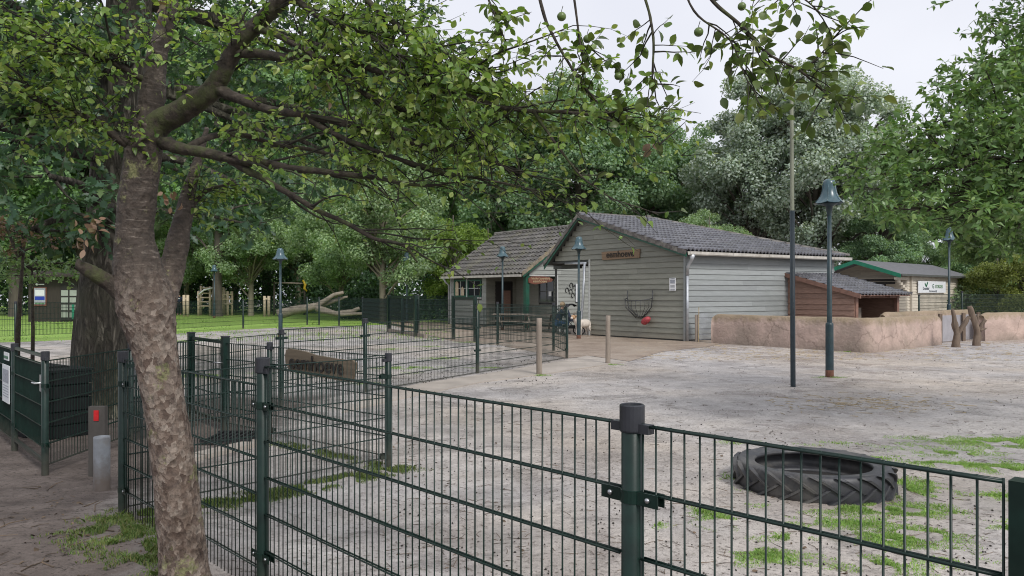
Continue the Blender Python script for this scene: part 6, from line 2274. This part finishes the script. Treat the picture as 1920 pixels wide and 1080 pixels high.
def plant(kind, px, Z, sc, lab, grp, szf=1.0):
    p = PROTO[kind]
    o = p if kind not in placed else copy_tree(p)
    placed.add(kind)
    o.location = (gx(px, Z), Z, 0)
    k_ = 1.0 if kind in ('gold', 'light') else 1.14
    o.scale = (sc * k_, sc * k_, sc * szf * k_)
    o.rotation_euler = (0, 0, random.uniform(0, 6.28))
    tag(o, lab, 'tree', grp)

BG = 'trees behind the farm buildings'
FG = 'tall dark trees of the wood on the left'
for a in (
    ('silver', 1530, 52, 1.0, 'tall silvery poplar with the highest top right of the thin pole', BG),
    ('silver2', 1410, 55, .95, 'silvery poplar behind the middle of the barn roof', BG, 1.05),
    ('silver2', 1625, 58, .95, 'silvery tree behind the bell lamp, right of the highest poplar', BG),
    ('dark', 1085, 56, 1.13, 'dark round-topped tree above the ridge of the barn', BG),
    ('dark2', 1185, 60, 1.12, 'dark tree just right of the round-topped tree above the barn', BG),
    ('dark2', 985, 60, 1.2, 'dark tree behind the ridge of the small shop', BG),
    ('dark', 1275, 64, 1.02, 'lower dark tree in the dip left of the silvery poplars', BG),
    ('mid', 1330, 49, .50, 'low green tree peeping over the middle of the barn roof', BG),
    ('dark2', 1650, 50, .58, 'low dark tree above the green edge of the pale cabin', BG),
    ('dark', 1720, 66, .62, 'small dark tree with sky gaps right of the pale cabin gable', BG),
    ('mid', 1870, 56, .80, 'green tree behind the bushes at the right edge', BG),
    ('mid', 1980, 50, 1.0, 'tree mostly beyond the right edge behind the bushes', BG),
    ('dark2', 1805, 70, .66, 'distant tree behind the lamp in front of the sponsor board', BG),
    ('mid', 718, 46, .74, 'fresh green tree with pale straight trunk left of the shop', BG),
    ('mid', 640, 54, .72, 'green tree behind the bleached log', BG),
    ('light', 850, 50, .98, 'light yellow-green small tree touching the left of the shop roof', BG),
    ('light', 915, 55, .92, 'light green small tree behind the shop roof ridge', BG),
    ('mid', 560, 66, .9, 'green tree behind the yellow play toy', BG),
    ('forest', 30, 58, 1.0, 'tall wood tree at the far left behind the kiosk', FG),
    ('forest2', 150, 64, 1.0, 'tall wood tree just left of the oak trunk', FG),
    ('forest', 290, 70, 1.05, 'tall wood tree right of the leaning trunk', FG),
    ('forest2', 408, 58, .95, 'wood tree with dark trunk at the far small lamp', FG),
    ('forest', 500, 78, 1.1, 'tall wood tree between the two lawn lamps', FG),
    ('forest2', 600, 76, 1.1, 'tall wood tree above the bleached log', FG),
    ('forest', 700, 74, 1.05, 'tall wood tree behind the fresh green tree', FG),
    ('forest2', 800, 72, 1.0, 'tall wood tree behind the yellow-green small tree', FG),
    ('forest', 900, 80, 1.0, 'tall wood tree behind the left end of the shop roof', FG),
    ('forest2', -80, 60, 1.0, 'tall wood tree beyond the left edge', FG),
    ('forest', 220, 88, 1.1, 'far wood tree seen between the oak and the leaning trunk', FG),
    ('forest2', 350, 92, 1.15, 'far wood tree behind the climbing frame', FG),
    ('mid', 470, 60, .8, 'green tree right of the far small lamp', BG),
    ('mid', 350, 66, .85, 'green tree behind the far person and climbing frame', BG),
    ('mid', 1355, 62, .8, 'green tree filling the gap between dark and silvery trees', BG),
    ('forest', 100, 78, 1.0, 'wood tree behind the kiosk roof', FG),
    ('forest2', 440, 86, 1.0, 'far wood tree right of the climbing frame', FG),
    ('gold', 1870, 43, .95, 'yellow-green bush behind the mesh fence at the right edge', 'bushes at the right edge'),
    ('gold', 1930, 41, 1.05, 'yellow-green bush reaching past the right edge', 'bushes at the right edge'),
):
    plant(*a)
for k, o in enumerate([o for o in bpy.data.objects if o.name.startswith('broadleaf_tree') and o.get('label', '').find('bush') >= 0]):
    o['category'] = 'bush'

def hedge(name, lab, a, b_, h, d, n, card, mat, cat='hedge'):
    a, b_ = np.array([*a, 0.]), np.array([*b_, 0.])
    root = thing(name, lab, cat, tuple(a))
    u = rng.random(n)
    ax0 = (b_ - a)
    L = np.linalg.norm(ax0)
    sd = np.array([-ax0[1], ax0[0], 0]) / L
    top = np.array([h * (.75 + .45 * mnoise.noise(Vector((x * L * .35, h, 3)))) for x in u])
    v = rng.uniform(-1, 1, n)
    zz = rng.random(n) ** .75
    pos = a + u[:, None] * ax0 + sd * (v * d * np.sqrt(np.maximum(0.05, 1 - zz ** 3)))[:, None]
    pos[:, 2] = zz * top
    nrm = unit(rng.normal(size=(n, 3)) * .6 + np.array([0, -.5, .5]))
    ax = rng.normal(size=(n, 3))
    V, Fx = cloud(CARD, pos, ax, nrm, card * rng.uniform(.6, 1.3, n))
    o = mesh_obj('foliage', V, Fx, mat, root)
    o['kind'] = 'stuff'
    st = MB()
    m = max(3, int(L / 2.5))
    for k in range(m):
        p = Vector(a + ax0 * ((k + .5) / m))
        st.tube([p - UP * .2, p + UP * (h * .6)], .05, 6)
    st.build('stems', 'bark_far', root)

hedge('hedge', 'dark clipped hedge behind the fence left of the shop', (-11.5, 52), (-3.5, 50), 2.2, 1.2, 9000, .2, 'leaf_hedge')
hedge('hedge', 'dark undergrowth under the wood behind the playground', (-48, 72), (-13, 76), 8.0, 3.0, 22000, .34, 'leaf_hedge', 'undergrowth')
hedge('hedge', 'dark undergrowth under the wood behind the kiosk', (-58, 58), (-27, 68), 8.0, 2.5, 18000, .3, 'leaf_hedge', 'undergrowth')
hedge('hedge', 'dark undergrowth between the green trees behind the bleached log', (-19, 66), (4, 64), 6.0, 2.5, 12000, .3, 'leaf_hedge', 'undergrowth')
hedge('hedge', 'green shrubbery behind the right-hand mesh fence', (23, 44), (40, 46), 2.6, 1.6, 12000, .2, 'leaf_mid', 'shrubbery')
hedge('hedge', 'dark shrubbery in the gap behind the pale cabin', (20, 66), (52, 70), 4.2, 2.5, 12000, .3, 'leaf_dark', 'shrubbery')
hedge('hedge', 'dark shrubbery hidden low behind the barn', (2, 62), (20, 60), 4.2, 2.5, 8000, .3, 'leaf_dark', 'shrubbery')

def far_wood(a, b_, h, n, card, mat, lab):
    a, b_ = np.array([*a, 0.]), np.array([*b_, 0.])
    u = rng.random(n)
    L = np.linalg.norm(b_ - a)
    top = np.array([h * (.8 + .35 * mnoise.noise(Vector((x * L * .09, h, 3))) + .15 * mnoise.noise(Vector((x * L * .4, h, 9)))) for x in u])
    pos = a + u[:, None] * (b_ - a)
    pos[:, 1] += rng.uniform(-4, 4, n)
    pos[:, 2] = rng.random(n) ** .8 * top
    V, Fx = cloud(CARD, pos, rng.normal(size=(n, 3)), unit(rng.normal(size=(n, 3)) * .6 + np.array([0, -.4, .5])), card * rng.uniform(.6, 1.3, n))
    tag(mesh_obj('far_wood', V, Fx, mat), lab, 'wood', kind='stuff')
far_wood((-130, 104), (8, 112), 17, 42000, .75, 'leaf_forest', 'distant wood closing the view behind the playground')
far_wood((0, 104), (120, 100), 6.5, 16000, .6, 'leaf_dark', 'distant low wood behind the farm buildings')

# yew sprig at the lower left corner
yw = thing('yew_shrub', 'dark yew shrub poking in at the lower left corner', 'shrub', (-1.85, 2.35, gz(-1.85, 2.35)))
yb = Twigs()
for k in range(46):
    b0 = Vector((-1.95 + random.gauss(0, .07), 2.4 + random.gauss(0, .16), gz(-1.9, 2.4) + random.uniform(.0, .3)))
    d = Vector((random.gauss(.45, .35), random.gauss(0, .6), random.gauss(.35, .45)))
    yb.twig(b0, d, random.uniform(.1, .24), .003, 16, .03, .6, 3, .5, .1, 4)
yb.mb.build('stems', 'lichen_twig', yw)
P_, A_, N_, S_ = yb.arrays()
V, Fx = cloud(leaf_template([(0, .03), (.5, .12), (1, .02)], .1, .1), P_, A_, N_, S_)
o = mesh_obj('foliage', V, Fx, 'yew', yw)
o['kind'] = 'stuff'

# ------------------------------------------------------------------ grass tufts
def grass(name, patches, mat, hgt, wd):
    P, HH = [], []
    for (x, y, rx, ry, n, hs) in patches:
        for _ in range(int(n * 2.2)):
            a, r = random.uniform(0, 6.283), random.random() ** .75 * 1.25
            wob = .62 + .75 * (.5 + mnoise.noise(Vector((math.cos(a) * 1.6 + x, math.sin(a) * 1.6 + y, 0))))
            qx, qy = x + math.cos(a) * rx * r * wob, y + math.sin(a) * ry * r * wob
            if mnoise.noise(Vector((qx * 4.2, qy * 4.2, 7))) < -.12:
                continue
            P.append((qx, qy, gz(qx, qy) + ground_bump(qx, qy) - .004))
            HH.append(hs * hgt * random.uniform(.4, 1.2) * (1.1 - .5 * r))
    P, HH = np.array(P), np.array(HH)
    N = len(P)
    an = rng.uniform(0, 6.283, N)
    wv = np.stack([np.cos(an), np.sin(an), np.zeros(N)], 1) * (wd * rng.uniform(.6, 1.3, N))[:, None]
    ln = rng.normal(size=(N, 3)) * np.array([.45, .45, 0])
    up = np.array([0, 0, 1.0])
    mid = P + (up + ln * .35) * (HH * .55)[:, None]
    tip = P + (up * .85 + ln) * HH[:, None]
    V = np.stack([P - wv, P + wv, mid + wv * .7, tip, mid - wv * .7], 1).reshape(-1, 3)
    b = np.arange(N) * 5
    Fq = np.stack([b, b + 1, b + 2, b + 3, b + 4], 1)
    o = mesh_obj(name, V, Fq, mat)
    return o

def pt(px, py, rx, ry, n, hs=1.0):
    p = gp(px, py)
    return (p.x, p.y, rx, ry, n, hs)
pat = [pt(1690, 915, .32, .35, 2600, 1.3), pt(1640, 955, .5, .2, 2600, 1.1), pt(1600, 980, .5, .16, 1600), pt(1680, 1010, .34, .3, 2600), pt(1740, 1000, .22, .16, 1000), pt(1530, 950, .5, .07, 900, 1.2), pt(1440, 1045, .28, .16, 1400), pt(1350, 975, .16, .24, 900), pt(1320, 960, .1, .14, 400), pt(1480, 1010, .2, .12, 450),
       pt(1890, 830, 1.3, .5, 7000), pt(1790, 850, .5, .2, 1200), pt(1820, 872, .55, .2, 1800), pt(1905, 880, .5, .25, 2000), pt(1870, 930, .3, .16, 700), pt(1750, 868, .25, .1, 400), pt(1895, 990, .2, .14, 500), pt(1640, 860, .5, .18, 500), pt(1560, 832, .35, .12, 300), pt(1390, 830, .3, .12, 300), pt(1375, 905, .08, .25, 260, 1.2), pt(1740, 905, .1, .1, 140), pt(1790, 960, .12, .1, 160), pt(1660, 1060, .3, .2, 1200), pt(1780, 1050, .2, .15, 500), pt(1230, 985, .1, .1, 120), pt(1600, 900, .1, .1, 100), pt(1710, 960, .3, .2, 1200),
       pt(775, 690, .65, .3, 900, 1.5), pt(720, 690, .35, .2, 350, 1.4), pt(830, 672, .6, .3, 600, 1.5), pt(880, 642, .5, .25, 350, 1.6), pt(735, 655, .35, .4, 400, 1.5), pt(910, 690, .4, .2, 350, 1.4), pt(805, 650, .5, .3, 350, 1.5), pt(690, 720, .3, .2, 200, 1.4), pt(1010, 704, .25, .12, 260, 1.5), pt(1140, 684, .3, .15, 200, 1.5), pt(1555, 708, .3, .15, 320, 1.3), pt(760, 700, .3, .2, 300), pt(1590, 660, .3, .1, 160, 1.6),
       pt(345, 640, .9, .5, 500, 2), pt(590, 700, .4, .3, 300, 1.5), pt(380, 705, .5, .3, 500, 2), pt(490, 700, .4, .3, 300, 1.6)]
gr = grass('grass', pat, 'grass_blade', .030, .0032)
tag(gr, 'short bright green grass growing in patches on the sandy yard', 'grass', kind='stuff')
# grass along the lock fence, the near posts and the tree
pat2 = []
for k in range(18):
    u = k / 17
    x, y = C[0] + (D[0] - C[0]) * u, C[1] + (D[1] - C[1]) * u
    pat2.append((x + .1, y - .05, .22, .16, 420, 1.2))
for k in range(12):
    u = k / 11
    x, y = D[0] + (Hh[0] - D[0]) * u, D[1] + (Hh[1] - D[1]) * u
    pat2.append((x, y, .15, .13, 150, 1.2))
for (x, y, rx, ry, n, hs) in ((-2.75, 5.35, .3, .3, 1500, 1.4), (-2.45, 5.0, .25, .25, 1000, 1.3), (-2.2, 4.75, .2, .2, 700, 1.3), (-1.95, 4.4, .16, .2, 500, 1.3), (-1.62, 4.15, .16, .14, 500, 1.6), (-1.5, 4.05, .14, .12, 400, 1.6), (-1.45, 3.25, .14, .10, 160, 1.6), (-2.95, 5.8, .25, .2, 500, 1.4)):
    pat2.append((x, y, rx, ry, n, hs))
gr2 = grass('grass', pat2, 'grass_shade', .045, .0032)
tag(gr2, 'thin green grass fringe along the entrance fence and tree foot', 'grass', kind='stuff')

# rougher grass on the near part of the lawn
pl_ = []
for _ in range(420):
    px, py = random.uniform(0, 850), random.uniform(596, 640)
    p = gp(px, py)
    if p.y < 24 or p.y > 52:
        continue
    pl_.append((p.x, p.y, .5, .5, 9, 2.6))
grl = grass('grass', pl_, 'grass_blade', .05, .012)
tag(grl, 'uneven longer tufts on the green lawn behind the fence', 'grass', kind='stuff')
for v in (grl,):
    pass

# ------------------------------------------------------------------ droppings, straw and twigs on the ground
def pellets(n, area, name, mat, smin, smax, lab):
    V, Ff = [], []
    oc = [(1, 0, 0), (-1, 0, 0), (0, 1, 0), (0, -1, 0), (0, 0, 1), (0, 0, -1)]
    of = [(0, 2, 4), (2, 1, 4), (1, 3, 4), (3, 0, 4), (2, 0, 5), (1, 2, 5), (3, 1, 5), (0, 3, 5)]
    for _ in range(n):
        px, py = area()
        p = gp(px, py)
        s = random.uniform(smin, smax)
        z = gz(p.x, p.y) + ground_bump(p.x, p.y)
        i = len(V)
        a = random.uniform(0, 3)
        for (x, y, zz) in oc:
            x2, y2 = x * math.cos(a) - y * .6 * math.sin(a), x * math.sin(a) + y * .6 * math.cos(a)
            V.append((p.x + x2 * s, p.y + y2 * s, z + s * .5 + zz * s * .7))
        Ff += [tuple(i + k for k in f) for f in of]
    o = mesh_obj(name, V, Ff, mat)
    tag(o, lab, 'droppings', kind='stuff')
def yard_area():
    while True:
        px = random.uniform(740, 1920)
        py = 650 + 430 * random.random() ** 1.6
        if random.random() < .35 + .65 * (mnoise.noise(Vector((px * .008, py * .02, 1))) > .05):
            return px, py
pellets(950, yard_area, 'droppings', 'dropping', .006, .013, 'small dark goat droppings strewn over the sandy yard')
pellets(900, lambda: (random.uniform(500, 1050), random.uniform(640, 720)), 'droppings', 'dropping', .008, .02, 'small dark droppings strewn inside the middle pen')

def sticks(n, area, name, mat, lmin, lmax, r, lab, cat):
    mb = MB()
    for _ in range(n):
        x, y = area()
        z = gz(x, y) + ground_bump(x, y) + r
        a = random.uniform(0, 3.14)
        L = random.uniform(lmin, lmax)
        d = Vector((math.cos(a), math.sin(a), 0))
        p = Vector((x, y, z))
        mb.tube([p, p + d * L * .5 + Vector((random.gauss(0, L * .07), random.gauss(0, L * .07), .003)), p + d * L], [r, r * .9, r * .5], 4, False)
    o = mb.build(name, mat)
    tag(o, lab, cat, kind='stuff')
def path_area():
    while True:
        x, y = random.uniform(-4.2, -.2), random.uniform(2.2, 7.5)
        if x * FN.x + y * FN.y < FV - .1:
            return x, y
sticks(260, path_area, 'ground_twigs', 'litter', .02, .13, .0022, 'small twigs and bark scraps on the trodden path', 'twigs')
sticks(36, path_area, 'ground_twigs', 'litter', .12, .34, .004, 'longer fallen twigs on the trodden path', 'twigs')
def yard_xy():
    p = gp(random.uniform(700, 1920), 640 + 440 * random.random() ** 1.5)
    return p.x, p.y
sticks(900, yard_xy, 'straw', 'litter', .03, .16, .0022, 'fine dark twig litter on the sandy yard', 'litter')
def straw_xy():
    if random.random() < .85:
        p = gp(random.uniform(1180, 1920), random.uniform(640, 676))
    else:
        p = gp(random.gauss(1640, 90), random.gauss(757, 9))
    return p.x, p.y
sticks(1100, straw_xy, 'straw', 'straw', .05, .25, .004, 'loose straw lying before the pink wall and in the yard', 'straw')
# fallen leaves on the path
pb, ab, nb_, sb_ = [], [], [], []
for _ in range(420):
    x, y = path_area() if random.random() < .6 else yard_xy()
    pb.append((x, y, gz(x, y) + ground_bump(x, y) + .008)); a = random.uniform(0, 6.28)
    ab.append((math.cos(a), math.sin(a), 0)); nb_.append((random.gauss(0, .25), random.gauss(0, .25), 1)); sb_.append(random.uniform(.025, .055))
V, Fx = cloud(LEAF_APPLE, np.array(pb), np.array(ab), np.array(nb_), np.array(sb_))
tag(mesh_obj('fallen_leaves', V, Fx, 'litter'), 'scattered brown fallen leaves on path and yard', 'leaves', kind='stuff')
